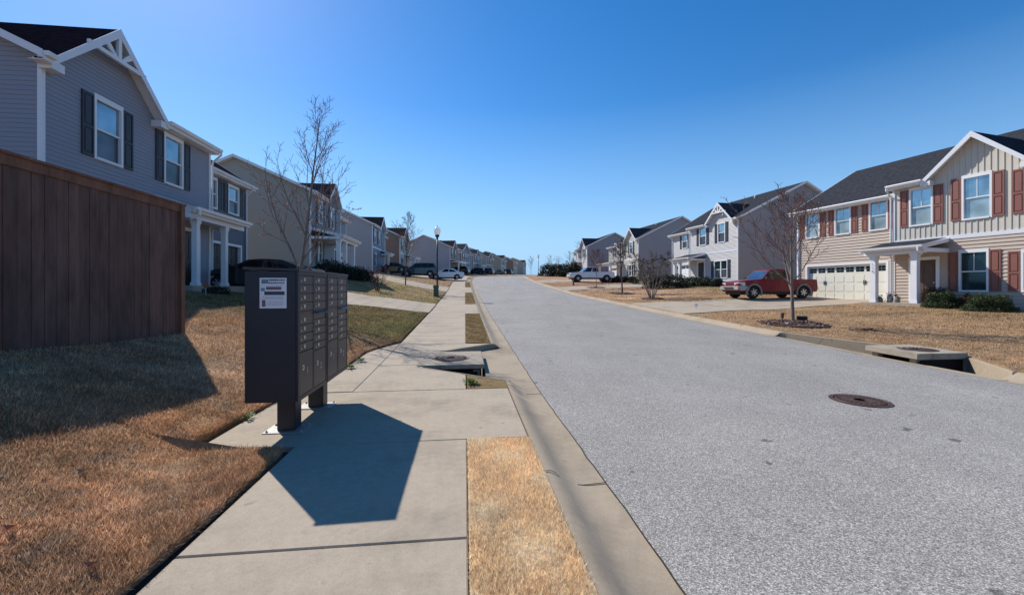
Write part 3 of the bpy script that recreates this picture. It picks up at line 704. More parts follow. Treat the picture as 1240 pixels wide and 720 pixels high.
    if gar:
        a, b, hh = gar[0], gar[1], gar[2]; m = M(); yd = rec+.12; m.box(a+.02, b-.02, yd, yd+.04, .02, hh)
        nc = 8 if b-a > 3.5 else 4; rw = (hh-.02)/4
        for r in range(4):
            for c in range(nc):
                u0 = a+.02+(b-a-.04)*c/nc; u1 = a+.02+(b-a-.04)*(c+1)/nc; v0 = .02+r*rw
                if r < 3 or not g('gar_glass', True): m.box(u0+.06, u1-.06, yd-.012, yd, v0+.07, v0+rw-.07)
            if r: m.box(a+.02, b-.02, yd-.003, yd, .02+r*rw-.006, .02+r*rw+.006, 0)
        gd = m.build('garage_door', g('garage_mat', 'cream'), rt)
        if g('gar_glass', True):
            for c in range(nc):
                m = M(); u0 = a+.02+(b-a-.04)*c/nc; u1 = a+.02+(b-a-.04)*(c+1)/nc
                for k in range(2):
                    for j in range(2):
                        w1 = (u1-u0-.14)/2; m.box(u0+.06+k*(w1+.02), u0+.06+k*(w1+.02)+w1, yd-.008, yd-.001, hh-rw+.12+j*.15, hh-rw+.25+j*.15)
                m.build('garage_window', 'glass_dark', gd)
        if det >= 2:
            for u in ((a+b)/2-.12-1.1, (a+b)/2+1.0):
                m = M(); m.box(u, u+.02, yd-.04, yd-.01, 1.0, 1.25); m.box(u+.1, u+.12, yd-.04, yd-.01, 1.0, 1.25); m.box(u, u+.12, yd-.02, yd-.0, 1.1, 1.13); m.build('handle', 'black_plastic', gd)
        m = M(); t = .12; m.box(a-t, a, rec-.035, rec+.13, 0, hh+t); m.box(b, b+t if b+t < -.02 else -.02, rec-.035, rec+.13, 0, hh+t); m.box(a, b, rec-.035, rec+.13, hh, hh+t); m.build('garage_frame', 'white', gd)
    po = g('porch')
    if po:
        x0, x1, dep, cols, zt, zb = po; m = M()
        # shed roof
        m.prism([(x0-.25, -dep-.3, zb), (x1+.25, -dep-.3, zb), (x1+.05, -.04, zt), (x0-.25, -.04, zt)], (0, 0, -.07), 0, 1, 1)
        pr = m.build('porch_roof', [rm, 'vinyl_white'], rt)
        m = M(); m.box(x0-.27, x1+.27, -dep-.33, -dep-.3, zb-.19, zb-.0); m.box(x0-.2, x1+.2, -dep-.14, -dep+.06, zb-.36, zb-.1)
        for x in (x0-.20, x1+.06):
            m.prism([(x, -dep-.3, zb-.02), (x, -.04, zt-.03), (x, -.04, zt-.2), (x, -dep-.3, zb-.2)], (.12, 0, 0))
            m.box(x, x+.12, -dep+.06, -.036, zb-.32, zb-.14)
        m.box(x0-.1, x1+.1, -dep+.06, -.05, zb-.2, zb-.18)
        m.build('porch_fascia', 'vinyl_white', pr)
        if det >= 1:
            m = M(); m.prism([(x0-.27, -dep-.34, zb-.01), (x0-.27, -dep-.45, zb-.01), (x0-.27, -dep-.43, zb-.11), (x0-.27, -dep-.34, zb-.11)], (x1-x0+.54, 0, 0))
            m.tube([(x1+.12, -dep-.4, zb-.1), (x1+.12, -dep-.4, zb-.25), (x1+.12, -dep-.12, zb-.4)], [.045]*3, 6); m.build('porch_gutter', 'white', pr)
        m = M(); m.box(x0-.25, x1+.25, -dep-.25, -.02, -.4, .10); m.build('porch_floor', 'concrete', rt)
        cx = g('colw', .13)
        for x in cols:
            m = M(); y = -dep; zc = zb-.36
            m.box(x-cx, x+cx, y-cx, y+cx, .10, zc); k = cx+.03
            m.box(x-k, x+k, y-k, y+k, .10, .20); m.box(x-k+.015, x+k-.015, y-k+.015, y+k-.015, .20, .23); m.box(x-k, x+k, y-k, y+k, zc-.12, zc-.001); m.box(x-k+.02, x+k-.02, y-k+.02, y+k-.02, zc-.2, zc-.12)
            m.build('column', 'vinyl_white', rt)
    if g('bracket'):
        for xc, hw, pg in gab[:1]:
            m = M(); zt = Hh+hw*pg+.12; y0, y1 = -ov-.02, -ov+.06; zc = zt-.98*pg; hwc = .98
            m.box(xc-hwc, xc+hwc, y0, y1, zc-.0, zc+.11); m.box(xc-.055, xc+.055, y0, y1, zc+.11, zt-.2)
            for sg in (-1, 1):
                dx = .42; m.prism([(xc+sg*.06, y0+.01, zc+.1), (xc+sg*.19, y0+.01, zc+.1), (xc+sg*(dx+.07), y0+.01, zt-pg*(dx+.07)-.16), (xc+sg*(dx-.05), y0+.01, zt-pg*(dx-.05)-.16)], (0, .06, 0))
            m.build('gable_bracket', 'white', rt)
    m = M(); m.box(.01, W-.01, .03, D-.03, -1.5, -.1); m.box(-WG+.01, .01, rec+.03, D-.03, -1.5, -.1); m.box(.0, W+.012, .0, .06, -.9, -.2) ; m.build('foundation', 'drain_concrete', rt)
    return rt, T
def sid(name, c, v=.05): paint(name, c, .55, v, .7)
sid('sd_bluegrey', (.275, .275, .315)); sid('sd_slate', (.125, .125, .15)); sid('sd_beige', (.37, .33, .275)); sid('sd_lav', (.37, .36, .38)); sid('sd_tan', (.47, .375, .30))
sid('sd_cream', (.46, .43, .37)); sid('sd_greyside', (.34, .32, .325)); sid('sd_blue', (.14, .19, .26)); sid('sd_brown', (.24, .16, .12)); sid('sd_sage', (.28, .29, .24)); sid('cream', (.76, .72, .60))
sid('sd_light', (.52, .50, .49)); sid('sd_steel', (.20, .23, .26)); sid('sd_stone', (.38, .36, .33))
paint('sh_navy', (.025, .03, .045), .5); paint('sh_red', (.25, .095, .07), .5, .1); paint('sh_dark', (.035, .032, .04), .5)
def tpt(px, t):
    r = (px-620)/500; Y = t/(r*.9936+.1133); return (r*Y, Y)
uL = (.1133, -.9936)
# left side ------------------------------------------------------------
house('row_house', 'grey lap sided house with white porch columns rising behind the brown wooden fence', tpt(253, -10.3), 1.42, uL,
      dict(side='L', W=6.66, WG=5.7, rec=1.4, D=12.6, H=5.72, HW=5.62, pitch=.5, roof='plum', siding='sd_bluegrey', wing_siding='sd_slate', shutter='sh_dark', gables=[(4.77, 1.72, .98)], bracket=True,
           win=[(4.76, 3.62, .98, 1.84), (2.07, 3.62, .98, 1.80)], wwin=[(-4.44, 3.74, 1.0, 1.5), (-2.55, 3.74, 1.0, 1.5)], belt=3.02, belt_board=False,
           garage=(-5.1, -2.6, 2.15), garage_mat='door_black', gar_glass=False, door=(1.2,), door_mat='door_black', porch=(0, 3.0, 1.1, (.95, 2.66), 3.15, 2.72), colw=.085))
# L2
O2 = tpt(412, -10.55)
house('row_house', 'pale beige house with a tall blank gable wall behind the tallest bare tree', O2, 2.44, uL,
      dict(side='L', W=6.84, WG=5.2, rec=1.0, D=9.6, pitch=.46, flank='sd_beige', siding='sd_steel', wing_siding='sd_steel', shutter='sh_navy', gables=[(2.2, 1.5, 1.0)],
           win=[(4.9, 3.75, .95, 1.7), (2.2, 3.75, .95, 1.7), (5.0, .85, .95, 1.6)], wwin=[(-2.6, 3.75, .95, 1.6)], belt=3.0, belt_board=False,
           garage=(-4.6, -.6, 2.2), door=(1.2,), porch=(2.2, 6.7, 1.8, (2.9, 5.1, 6.6), 3.25, 2.75), det=1))
def place(px, Y): return ((px-620)/500*Y, Y)
def street(px, Y, W):
    x, y = place(px, Y); s, t = inv(x, y); h = float(np.interp(s, S_ARR, HEAD)); h2 = float(np.interp(s+W, S_ARR, HEAD))
    hh = (h+h2)/2; d = (-math.sin(hh), -math.cos(hh)); return (x-d[0]*W, y-d[1]*W), d, s, t
far = [ # px of near front corner, Y, W, z adj, spec
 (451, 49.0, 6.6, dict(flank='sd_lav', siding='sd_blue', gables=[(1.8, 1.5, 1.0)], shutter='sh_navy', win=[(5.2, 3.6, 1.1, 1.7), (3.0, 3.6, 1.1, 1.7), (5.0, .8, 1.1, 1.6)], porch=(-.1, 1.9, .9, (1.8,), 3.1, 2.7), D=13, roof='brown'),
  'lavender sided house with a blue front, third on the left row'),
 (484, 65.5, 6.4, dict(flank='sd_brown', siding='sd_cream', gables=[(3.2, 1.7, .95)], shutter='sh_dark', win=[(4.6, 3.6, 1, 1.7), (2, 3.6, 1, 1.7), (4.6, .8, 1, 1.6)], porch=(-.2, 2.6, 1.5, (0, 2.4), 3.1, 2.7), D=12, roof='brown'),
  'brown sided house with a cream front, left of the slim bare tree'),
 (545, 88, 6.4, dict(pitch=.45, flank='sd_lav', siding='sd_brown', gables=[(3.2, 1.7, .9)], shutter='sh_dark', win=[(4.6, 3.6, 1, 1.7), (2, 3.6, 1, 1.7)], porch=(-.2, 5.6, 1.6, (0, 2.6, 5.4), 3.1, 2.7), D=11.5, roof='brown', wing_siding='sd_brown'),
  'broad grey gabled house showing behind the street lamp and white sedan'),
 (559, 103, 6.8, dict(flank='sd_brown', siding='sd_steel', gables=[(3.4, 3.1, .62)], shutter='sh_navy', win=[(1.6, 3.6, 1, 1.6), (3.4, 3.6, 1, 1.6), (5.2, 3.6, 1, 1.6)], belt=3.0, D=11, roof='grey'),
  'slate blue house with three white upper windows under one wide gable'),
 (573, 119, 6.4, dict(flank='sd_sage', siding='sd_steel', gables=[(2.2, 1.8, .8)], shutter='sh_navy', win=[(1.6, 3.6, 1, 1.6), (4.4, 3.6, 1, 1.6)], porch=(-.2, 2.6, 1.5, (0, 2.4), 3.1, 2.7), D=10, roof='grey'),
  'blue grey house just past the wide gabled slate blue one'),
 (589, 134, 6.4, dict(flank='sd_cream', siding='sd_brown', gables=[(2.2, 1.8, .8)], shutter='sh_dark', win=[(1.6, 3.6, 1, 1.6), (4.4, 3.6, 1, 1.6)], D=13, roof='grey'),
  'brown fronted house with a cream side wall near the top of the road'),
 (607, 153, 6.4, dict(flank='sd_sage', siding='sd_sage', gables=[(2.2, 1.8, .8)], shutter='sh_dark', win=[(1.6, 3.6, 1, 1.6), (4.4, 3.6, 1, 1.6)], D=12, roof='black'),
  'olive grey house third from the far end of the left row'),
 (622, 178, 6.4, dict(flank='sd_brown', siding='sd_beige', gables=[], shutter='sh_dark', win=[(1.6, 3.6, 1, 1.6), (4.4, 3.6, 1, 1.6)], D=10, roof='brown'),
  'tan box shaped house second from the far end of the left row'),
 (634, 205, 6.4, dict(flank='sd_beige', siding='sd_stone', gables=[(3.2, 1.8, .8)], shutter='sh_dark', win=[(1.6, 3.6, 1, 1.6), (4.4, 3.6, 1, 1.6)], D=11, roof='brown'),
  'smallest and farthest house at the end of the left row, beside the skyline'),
]
FARINFO = []
for px, Y, W, sp, lab in far:
    o, d, s, t = street(px, Y, W); sp = dict(sp); sp.update(side='L', W=W, lap=None, det=0, garage=(-4.6, -.6, 2.2), WG=5.2, rec=1.0)
    sp.setdefault('wwin', [(-2.6, 3.6, 1, 1.5)]); sp.setdefault('pitch', .48)
    z = float(H(s+W/2, t))+.1; FARINFO.append((px, s, t, z)); house('row_house', lab, o, z, d, sp)
# right side -----------------------------------------------------------
vR = (.28, -.96)
R1, T1 = house('row_house', 'tan house with red shutters and a cream garage door, nearest on the right', (19.45, 21.0), .66, vR,
      dict(side='R', W=8.3, WG=5.85, rec=.8, D=13, H=6.0, HW=5.75, pitch=.455, siding='sd_tan', upper='sd_stone2', batten=True, shutter='sh_red', gables=[(3.05, 1.5, 1.0)], cross=True,
           win=[(1.10, 3.80, .94, 1.9), (3.08, 3.80, .98, 2.0), (5.0, 3.80, .94, 1.9), (7.0, 3.8, .94, 1.9), (2.98, .62, .98, 1.88), (4.9, .62, .98, 1.75)],
           wwin=[(-4.86, 3.92, .92, 1.72), (-3.06, 3.92, .92, 1.72), (-1.22, 3.92, .92, 1.72)], belt=3.12, garage=(-5.2, -.85, 2.15), door=(1.22,),
           glass=('glass_sky', 'glass_blind'), porch=(-.05, 2.0, 1.65, (.14, 1.80), 3.12, 2.74), colw=.115, lap=.16)) if paint('sd_stone2', (.58, .53, .45), .55, .04, .7) else None
house('row_house', 'light grey house with navy shutters and a blank dark gable wall behind the red pickup', (18.39, 42.6), 1.9, (.22, -1),
      dict(side='R', W=6.55, WG=4.6, rec=1.0, D=14, H=5.8, pitch=.5, siding='sd_light', flank='sd_greyside', shutter='sh_navy', gables=[(4.4, 1.6, 1.0)], bracket=True,
           win=[(1.95, 3.8, 1.05, 1.9), (4.55, 3.8, 1.0, 1.9), (4.45, .5, 1.75, 1.75)], wwin=[(-2.3, 3.9, .95, 1.7)], belt=3.0, garage=(-3.9, -.7, 2.15), garage_mat='white',
           door=(1.7,), door_mat='door_black', glass_low=('glass_dark', 'glass_screen'), porch=(-.4, 2.3, 1.6, (-.25, .6), 3.05, 2.6), colw=.12, noshut=()))
def right(px, Y, W, dirx): x, y = place(px, Y); d = Vector((dirx, -1, 0)).normalized(); return (x-d.x*W, y-d.y*W), (d.x, d.y)
o, d = right(773, 56.8, 6.6, .2)
house('row_house', 'cream sided house with dark shutters behind the crepe myrtle on the right', o, 2.66, d,
      dict(side='R', W=6.6, WG=5, rec=1.0, D=13, siding='sd_cream', flank='sd_greyside', shutter='sh_navy', gables=[(4.5, 1.6, 1.0)], lap=.2, det=1,
           win=[(2.0, 3.75, 1, 1.8), (4.6, 3.75, 1, 1.8), (4.6, .6, 1.5, 1.7)], wwin=[(-2.5, 3.8, 1, 1.7)], belt=3.0, garage=(-4.4, -.7, 2.15), garage_mat='white', door=(1.4,), porch=(-2.6, 1.8, 1.8, (-2.4, 1.6), 3.05, 2.7)))
o, d = right(711, 79, 6.4, .16)
house('row_house', 'grey house with dark gable roof behind the white pickup, farthest on the right', o, 3.85, d,
      dict(side='R', W=6.4, WG=5, rec=1.0, D=11, siding='sd_light', flank='sd_steel2', shutter='sh_navy', gables=[(4.2, 1.7, 1.0)], lap=None, det=1,
           win=[(2.0, 3.75, 1, 1.8), (4.6, 3.75, 1, 1.8)], wwin=[(-2.5, 3.8, 1, 1.7)], belt=3.0, garage=(-4.4, -.7, 2.15), porch=(-.6, 2.8, 1.8, (-.4, 2.6), 3.05, 2.7))) if paint('sd_steel2', (.25, .25, .28), .55, .05, .7) else None
# house number down the front face of the porch column on the nearest right house
def text_mesh(name, body, size, mat, M4, parent=None, depth=.003):
    cu = bpy.data.curves.new(name, 'FONT'); cu.body = body; cu.size = size; cu.extrude = depth; cu.align_x = 'CENTER'; cu.align_y = 'CENTER'
    o = bpy.data.objects.new(name+'_curve', cu); C.objects.link(o); bpy.context.view_layer.update()
    me = bpy.data.meshes.new_from_object(o.evaluated_get(bpy.context.evaluated_depsgraph_get())); bpy.data.objects.remove(o); bpy.data.curves.remove(cu)
    me.materials.clear(); me.materials.append(MATS[mat]); n = bpy.data.objects.new(name, me); C.objects.link(n); n.matrix_world = M4
    if parent: n.parent = parent
    return n
exv = Vector((.28, -.96, 0)).normalized(); eyv = Vector((-exv.y, exv.x, 0)); 
for k, ch in enumerate('114'):
    M4 = Matrix.Identity(4); M4.col[0][:3] = exv; M4.col[1][:3] = (0, 0, 1); M4.col[2][:3] = -eyv
    M4.translation = exv*.14+eyv*(-1.65-.145)+Vector((0, 0, 1.95-.17*k)); text_mesh('house_number', ch, .15, 'black_plastic', M4, R1)
# ------------------------------------------------------------------ cluster mailboxes
def mailbox(s0, label, numbers):
    W, Dp, zb, zt = .775, .455, .37, 1.56
    x0, y0 = frame(s0, -1.515); h = float(np.interp(s0, S_ARR, HEAD))
    # local: x along the street (away), y to the left of it (back), z up
    rt = empty('cluster_mailbox', (float(x0), float(y0), float(zs(s0))+.0), math.pi/2-h, label, 'mailbox unit', 'cluster mailboxes beside the sidewalk')
    m = MB(); m.box(0, W, 0.012, Dp, zb, zt); b = m.build('cabinet', 'mail_metal', rt, bev=.006)
    m = MB(); m.prism([(-.012, -.016, zt+.001), (W+.012, -.016, zt+.001), (W+.012, Dp+.012, zt+.018), (-.012, Dp+.012, zt+.018)], (0, 0, .022)); m.build('roof_cap', 'mail_door', rt, bev=.004)
    ps = zb+.30; 
    fr = MB(); fr.box(0, .022, -.006, .011, zb, zt-.001); fr.box(W-.022, W, -.006, .011, zb, zt-.001); fr.box(.022, W-.022, -.006, .011, zb, zb+.035); fr.box(.022, W-.022, -.006, .011, zt-.03, zt-.001)
    fr.box(W/2-.012, W/2+.012, -.006, .011, zb+.035, zt-.03); fr.build('door_frame', 'mail_metal', rt)
    cols = [(.026, W/2-.016), (W/2+.016, W-.026)]
    for c, (a, bb) in enumerate(cols):
        top = zt-.034; ph = .084; rows = []
        for r in range(4): rows.append((top-ph, top)); top -= ph
        if c == 0:
            rows.append((top-ph*1.5, top)); top -= ph*1.5
            for r in range(3): rows.append((top-ph, top)); top -= ph
        else:
            slot = (top-ph*1.15, top); top -= ph*1.15
            for r in range(4): rows.append((top-ph*.94, top)); top -= ph*.94
        for r, (z0, z1) in enumerate(rows):
            m = MB(); m.box(a+.003, bb-.003, -.004, .010, z0+.003, z1-.003); d = m.build('mailbox_door', 'mail_door', rt, bev=.0015)
            zc = z0+.045
            m = MB(); m.box(a+.115, a+.150, -.0052, -.0042, zc-.015, zc+.017); m.build('number_plate', 'mail_silver', d)
            m = MB(); m.tube([(a+.045, -.004, zc-.012), (a+.045, -.009, zc-.012)], [.009, .008], 10); m.build('lock', 'mail_silver', d)
        if c == 1:
            m = MB(); m.box(a+.003, bb-.003, .000, .010, slot[0]+.002, slot[1]-.002)
            d = m.build('outgoing_slot', 'mail_door', rt); m = MB()
            m.prism([(a+.0, -.004, slot[1]-.012), (bb, -.004, slot[1]-.012), (bb+.002, -.045, slot[1]-.034), (a-.002, -.045, slot[1]-.034)], (0, 0, -.008)); m.build('slot_hood', 'mail_door', d)
        z0, z1 = zb+.038, top-.004
        m = MB(); m.box(a+.003, bb-.003, -.004, .010, z0, z1); d = m.build('parcel_door', 'mail_door', rt, bev=.002)
        m = MB(); zc = z0+(z1-z0)*.62; m.box(a+.075, a+.115, -.0055, -.004, zc-.02, zc+.03); m.tube([(a+.095, -.004, zc+.005), (a+.095, -.012, zc+.005)], [.012, .011], 10); m.build('lock', 'mail_silver', d)
        M4 = Matrix.Rotation(math.pi/2, 4, 'X'); M4.translation = Vector((a+.20, -.0048, zc-.04)); text_mesh('parcel_number', numbers[c], .09, 'mail_silver', M4, d, .0006)
    m = MB(); m.box(W/2-.075, W/2+.085, Dp/2-.085, Dp/2+.085, .012, zb-.001); m.box(W/2-.16, W/2+.16, Dp/2-.14, Dp/2+.15, zb-.02, zb-.0015); m.build('pedestal', 'mail_metal', rt, bev=.006)
    m = MB(); m.box(W/2-.13, W/2+.14, Dp/2-.18, Dp/2+.20, .003, .010)
    bp = m.build('base_plate', 'galvanised', rt)
    for u in (-.10, .11):
        for v in (-.15, .17):
            m = MB(); m.lathe([(.012, .010), (.012, .02), (.006, .02), (.006, .03)], (W/2+u, Dp/2+v, 0), 6); m.build('bolt', 'galvanised', bp)
    return rt
mb1 = mailbox(3.96, 'dark bronze cluster mailbox with the paper flyer on its side, nearer of the two', '12')
mb2 = mailbox(4.765, 'dark bronze cluster mailbox without a flyer, just past its twin with the flyer', '12')
# flyer taped to the near end
fl = empty('flyer', (0, 0, 0), 0, 'white paper flyer with dark heading taped to the mailbox end', 'flyer'); fl.matrix_world = mb1.matrix_basis.copy()
m = MB(); m.box(-.0028, -.0005, .095, .325, 1.225, 1.50); m.build('sheet', 'paper', fl)
def strip(mm, y0, y1, z0, z1): mm.box(-.0036, -.0029, y0, y1, z0, z1)
m = MB(); random.seed(4)
for (z, hgt, a, b) in ((1.472, .017, .11, .245), (1.448, .013, .115, .30)):
    y = a
    while y < b: w = random.uniform(.006, .016); strip(m, y, y+w, z, z+hgt); y += w+.004
strip(m, .112, .285, 1.345, 1.378); m.build('heading', 'ink', fl)
m = MB(); strip(m, .25, .31, 1.455, 1.488); m.build('picture', 'ink_teal', fl); m = MB(); strip(m, .28, .315, 1.38, 1.41); m.build('picture', 'ink_teal', fl)
m = MB(); strip(m, .14, .27, 1.392, 1.420); m.build('picture', 'ink_red', fl); m = MB(); strip(m, .275, .305, 1.24, 1.30); m.build('picture', 'ink_red', fl)
m = MB()
for z in (1.428, 1.328, 1.318, 1.308, 1.285, 1.275, 1.262, 1.25):
    y = .125
    while y < (.30 if z > 1.3 else .26): w = random.uniform(.008, .03); strip(m, y, y+w, z, z+.004); y += w+.005
m.build('small_print', 'ink_grey', fl)
# ------------------------------------------------------------------ brown wooden fence
def fence(label, p0, p1, z0t, z1t, post_end=True):
    a, b = Vector((p0[0], p0[1], 0)), Vector((p1[0], p1[1], 0)); L = (b-a).length; d = (b-a)/L; n = Vector((-d.y, d.x, 0))
    if n.x < 0 and abs(n.x) > .3: n = -n
    rt = empty('wooden_fence', (a.x, a.y, 0), 0, label, 'fence', 'brown stained board fence')
    T = lambda p: d*p[0]+n*p[1]+Vector((0, 0, p[2]))
    m = MB(T); x = 0; random.seed(3)
    zt = lambda x: z0t+(z1t-z0t)*x/L
    while x < L:
        w = .138; q = min(x+w, L); j = random.uniform(-.004, .004); zz = zt(x)-.015
        ax = a+d*(x+w/2); zg = gz(ax.x, ax.y)-.06
        m.add([(x+.002, j, zg), (q-.002, j, zg), (q-.002, j+.018, zg), (x+.002, j+.018, zg), (x+.002, j, zz), (q-.002, j, zz), (q-.002, j+.018, zz), (x+.002, j+.018, zz)],
              [(0,3,2,1),(4,5,6,7),(0,1,5,4),(1,2,6,5),(2,3,7,6),(3,0,4,7)]); x += w+.003
    m.build('board_panel', 'fence_wood', rt, bev=0, fix=True)
    m = MB(T); m.prism([(0, .019, z0t-.11), (L, .019, z1t-.11), (L, .019, z1t-.0), (0, .019, z0t-.0)], (0, .022, 0)); m.build('trim_board', 'fence_trim', rt, fix=True)
    m = MB(T); m.prism([(-.02, -.05, z0t+.001), (L+.03, -.05, z1t+.001), (L+.03, .065, z1t+.001), (-.02, .065, z0t+.001)], (0, 0, .03)); m.build('top_rail', 'fence_trim', rt, fix=True)
    m = MB(T)
    for zf in (.3, 1.1): m.prism([(0, -.04, z0t-1.8+zf), (L, -.04, z1t-1.8+zf), (L, -.04, z1t-1.71+zf), (0, -.04, z0t-1.71+zf)], (0, .035, 0))
    m.build('back_rail', 'fence_wood', rt, fix=True)
    k = 0
    xs = list(np.arange(L-.045, 0, -2.4))
    for x in xs:
        m = MB(T); pz = a+d*x; zg = gz(pz.x, pz.y)-.3
        m.box(x-.045, x+.045, -.085 if x < L-.1 else -.03, .004 if x < L-.1 else .06, zg, zt(x)-.001 if x < L-.1 else zt(x)-.0); m.build('post', 'fence_wood' if x < L-.1 else 'fence_trim', rt)
    return rt
fence('brown board fence with reddish top trim running beside the lawn at the left edge', (-4.86, .6), (-5.55, 6.93), 2.80, 2.79)
fence('short return of the brown board fence running back from its corner post', (-10.3, 7.50), (-5.60, 6.96), 2.85, 2.79)
# ------------------------------------------------------------------ storm drains, manhole
def cover(mm_parent, cx, cy, z, r):
    m = MB(); m.lathe([(r, -.02), (r, 0), (r*.93, .001), (r*.92, -.004), (r*.88, -.004), (r*.87, .002), (.01, .002)], (cx, cy, z), 40)
    o = m.build('manhole_cover', 'iron', mm_parent)
    m = MB()
    for k in range(28):
        a = k*math.pi/14; c, s_ = math.cos(a), math.sin(a); q = lambda rr, w: (cx+c*rr*r-s_*w, cy+s_*rr*r+c*w, z+.0022)
        for r0, r1 in ((.66, .84), (.40, .58)): m.prism([q(r0, -.012), q(r1, -.014), q(r1, .014), q(r0, .012)], (0, 0, .005))
    m.lathe([(r*.30, .002), (r*.30, .007), (r*.22, .007), (r*.22, .002)], (cx, cy, z), 24)
    m.build('tread_pattern', 'iron', o); return o
def inlet(side, I, label, t0, t1, zt):
    a, b, c, dd_, tm = I; f = (lambda t: t) if side == 'L' else mir
    s0, s1 = (b+.05 if side == 'L' else b-.0), (c+.04 if side == 'L' else c-.22); cx, cy = frame((s0+s1)/2, f((t0+t1)/2)); zb = float(zs((s0+s1)/2))
    rt = empty('storm_drain', (float(cx), float(cy), zb), 0, label, 'storm drain', 'concrete kerb inlets with iron covers')
    def W(s, t, z): x, y = frame(s, f(t)); return (float(x)-float(cx), float(y)-float(cy), z+float(zs(s))-zb)
    m = MB(); pts = [W(s0, t0, zt), W(s1, t0, zt), W(s1, t1, zt), W(s0, t1, zt)]
    m.prism(pts, (0, 0, -.075 if side == 'L' else -.12)); m.build('top_slab', 'drain_concrete', rt, bev=.012)
    m = MB()
    q = [W(s0+.06, t0+.05, zt-.14), W(s1-.06, t0+.05, zt-.14), W(s1-.06, t1-.12, zt-.14), W(s0+.06, t1-.12, zt-.14)]
    for i in range(3): m.poly([q[(i+3) % 4], q[(i+0) % 4], tuple(Vector(q[i])-Vector((0, 0, .5))), tuple(Vector(q[(i+3) % 4])-Vector((0, 0, .5)))])
    m.poly([tuple(Vector(p)-Vector((0, 0, .12))) for p in q]); m.build('throat', 'void_shade', rt)  # throat faces painted near-black for the shade of the deep hole under the slab
    m = MB()   # low back wall and corner piers holding the slab
    for s in (s0+.1, s1-.22):
        m = MB(); m.prism([W(s, t1-.2, zt-.121), W(s+.12, t1-.2, zt-.121), W(s+.12, t1-.08, zt-.131), W(s, t1-.08, zt-.131)], (0, 0, -.30)); m.build('pier', 'drain_concrete', rt)
    o = cover(rt, *W((s0+s1)/2, t0+(t1-t0)*.48, zt-.0)[:2], zt+float(zs((s0+s1)/2))-zb+.001, .36)
    return rt
inlet('L', INL, 'pale concrete storm drain inlet with rusty cover beside the sidewalk', -.84, .345, .016)
inlet('R', INR, 'weathered concrete storm drain inlet across the road by the right lawn', -.22, .93, .085)
Ym = 1.45*500/(484-350); xm = (1041-620)/500*Ym; sm, tm_ = inv(xm, Ym)
rt = empty('manhole', (xm, Ym, float(zroad(sm, tm_))+.004), 0, 'round rusty manhole cover set in the asphalt road', 'manhole cover'); cover(rt, 0, 0, .004, .30)
m = MB(); m.lathe([(.33, .0), (.33, .003), (.305, .003), (.305, .0)], (0, 0, 0), 40); m.build('frame', 'iron', rt)
# ------------------------------------------------------------------ vehicles
def wheel(rt, x, y, r, w, sg, rimm='rim'):
    m = MB(); m.lathe([(r*.62, -w/2), (r*.93, -w/2), (r, -w*.36), (r, w*.36), (r*.93, w/2), (r*.62, w/2)], (x, y, r), 28, axis='y'); t = m.build('wheel', 'tyre', rt, smooth='auto')
    m = MB(); yo = y+sg*(w/2+.018)
    m.lathe([(r*.64, 0), (r*.64, sg*.022), (r*.57, sg*.022), (r*.55, -sg*.012), (.02, -sg*.012)], (x, yo, r), 24, axis='y', mi=1)
    for k in range(6):
        a = k*math.pi/3+.3; c, s_ = math.cos(a), math.sin(a); q = lambda rr, ww, dy: (x+c*rr-s_*ww, yo+dy, r+s_*rr+c*ww)
        m.prism([q(.03, -.035, sg*.012), q(r*.6, -.028, sg*.018), q(r*.6, .028, sg*.018), q(.03, .035, sg*.012)], (0, -sg*.02, 0))
    m.lathe([(.07, -sg*.01), (.07, sg*.022), (.05, sg*.026)], (x, yo, r), 12, axis='y'); m.build('rim', [rimm, 'black_plastic'], t, fix=True)
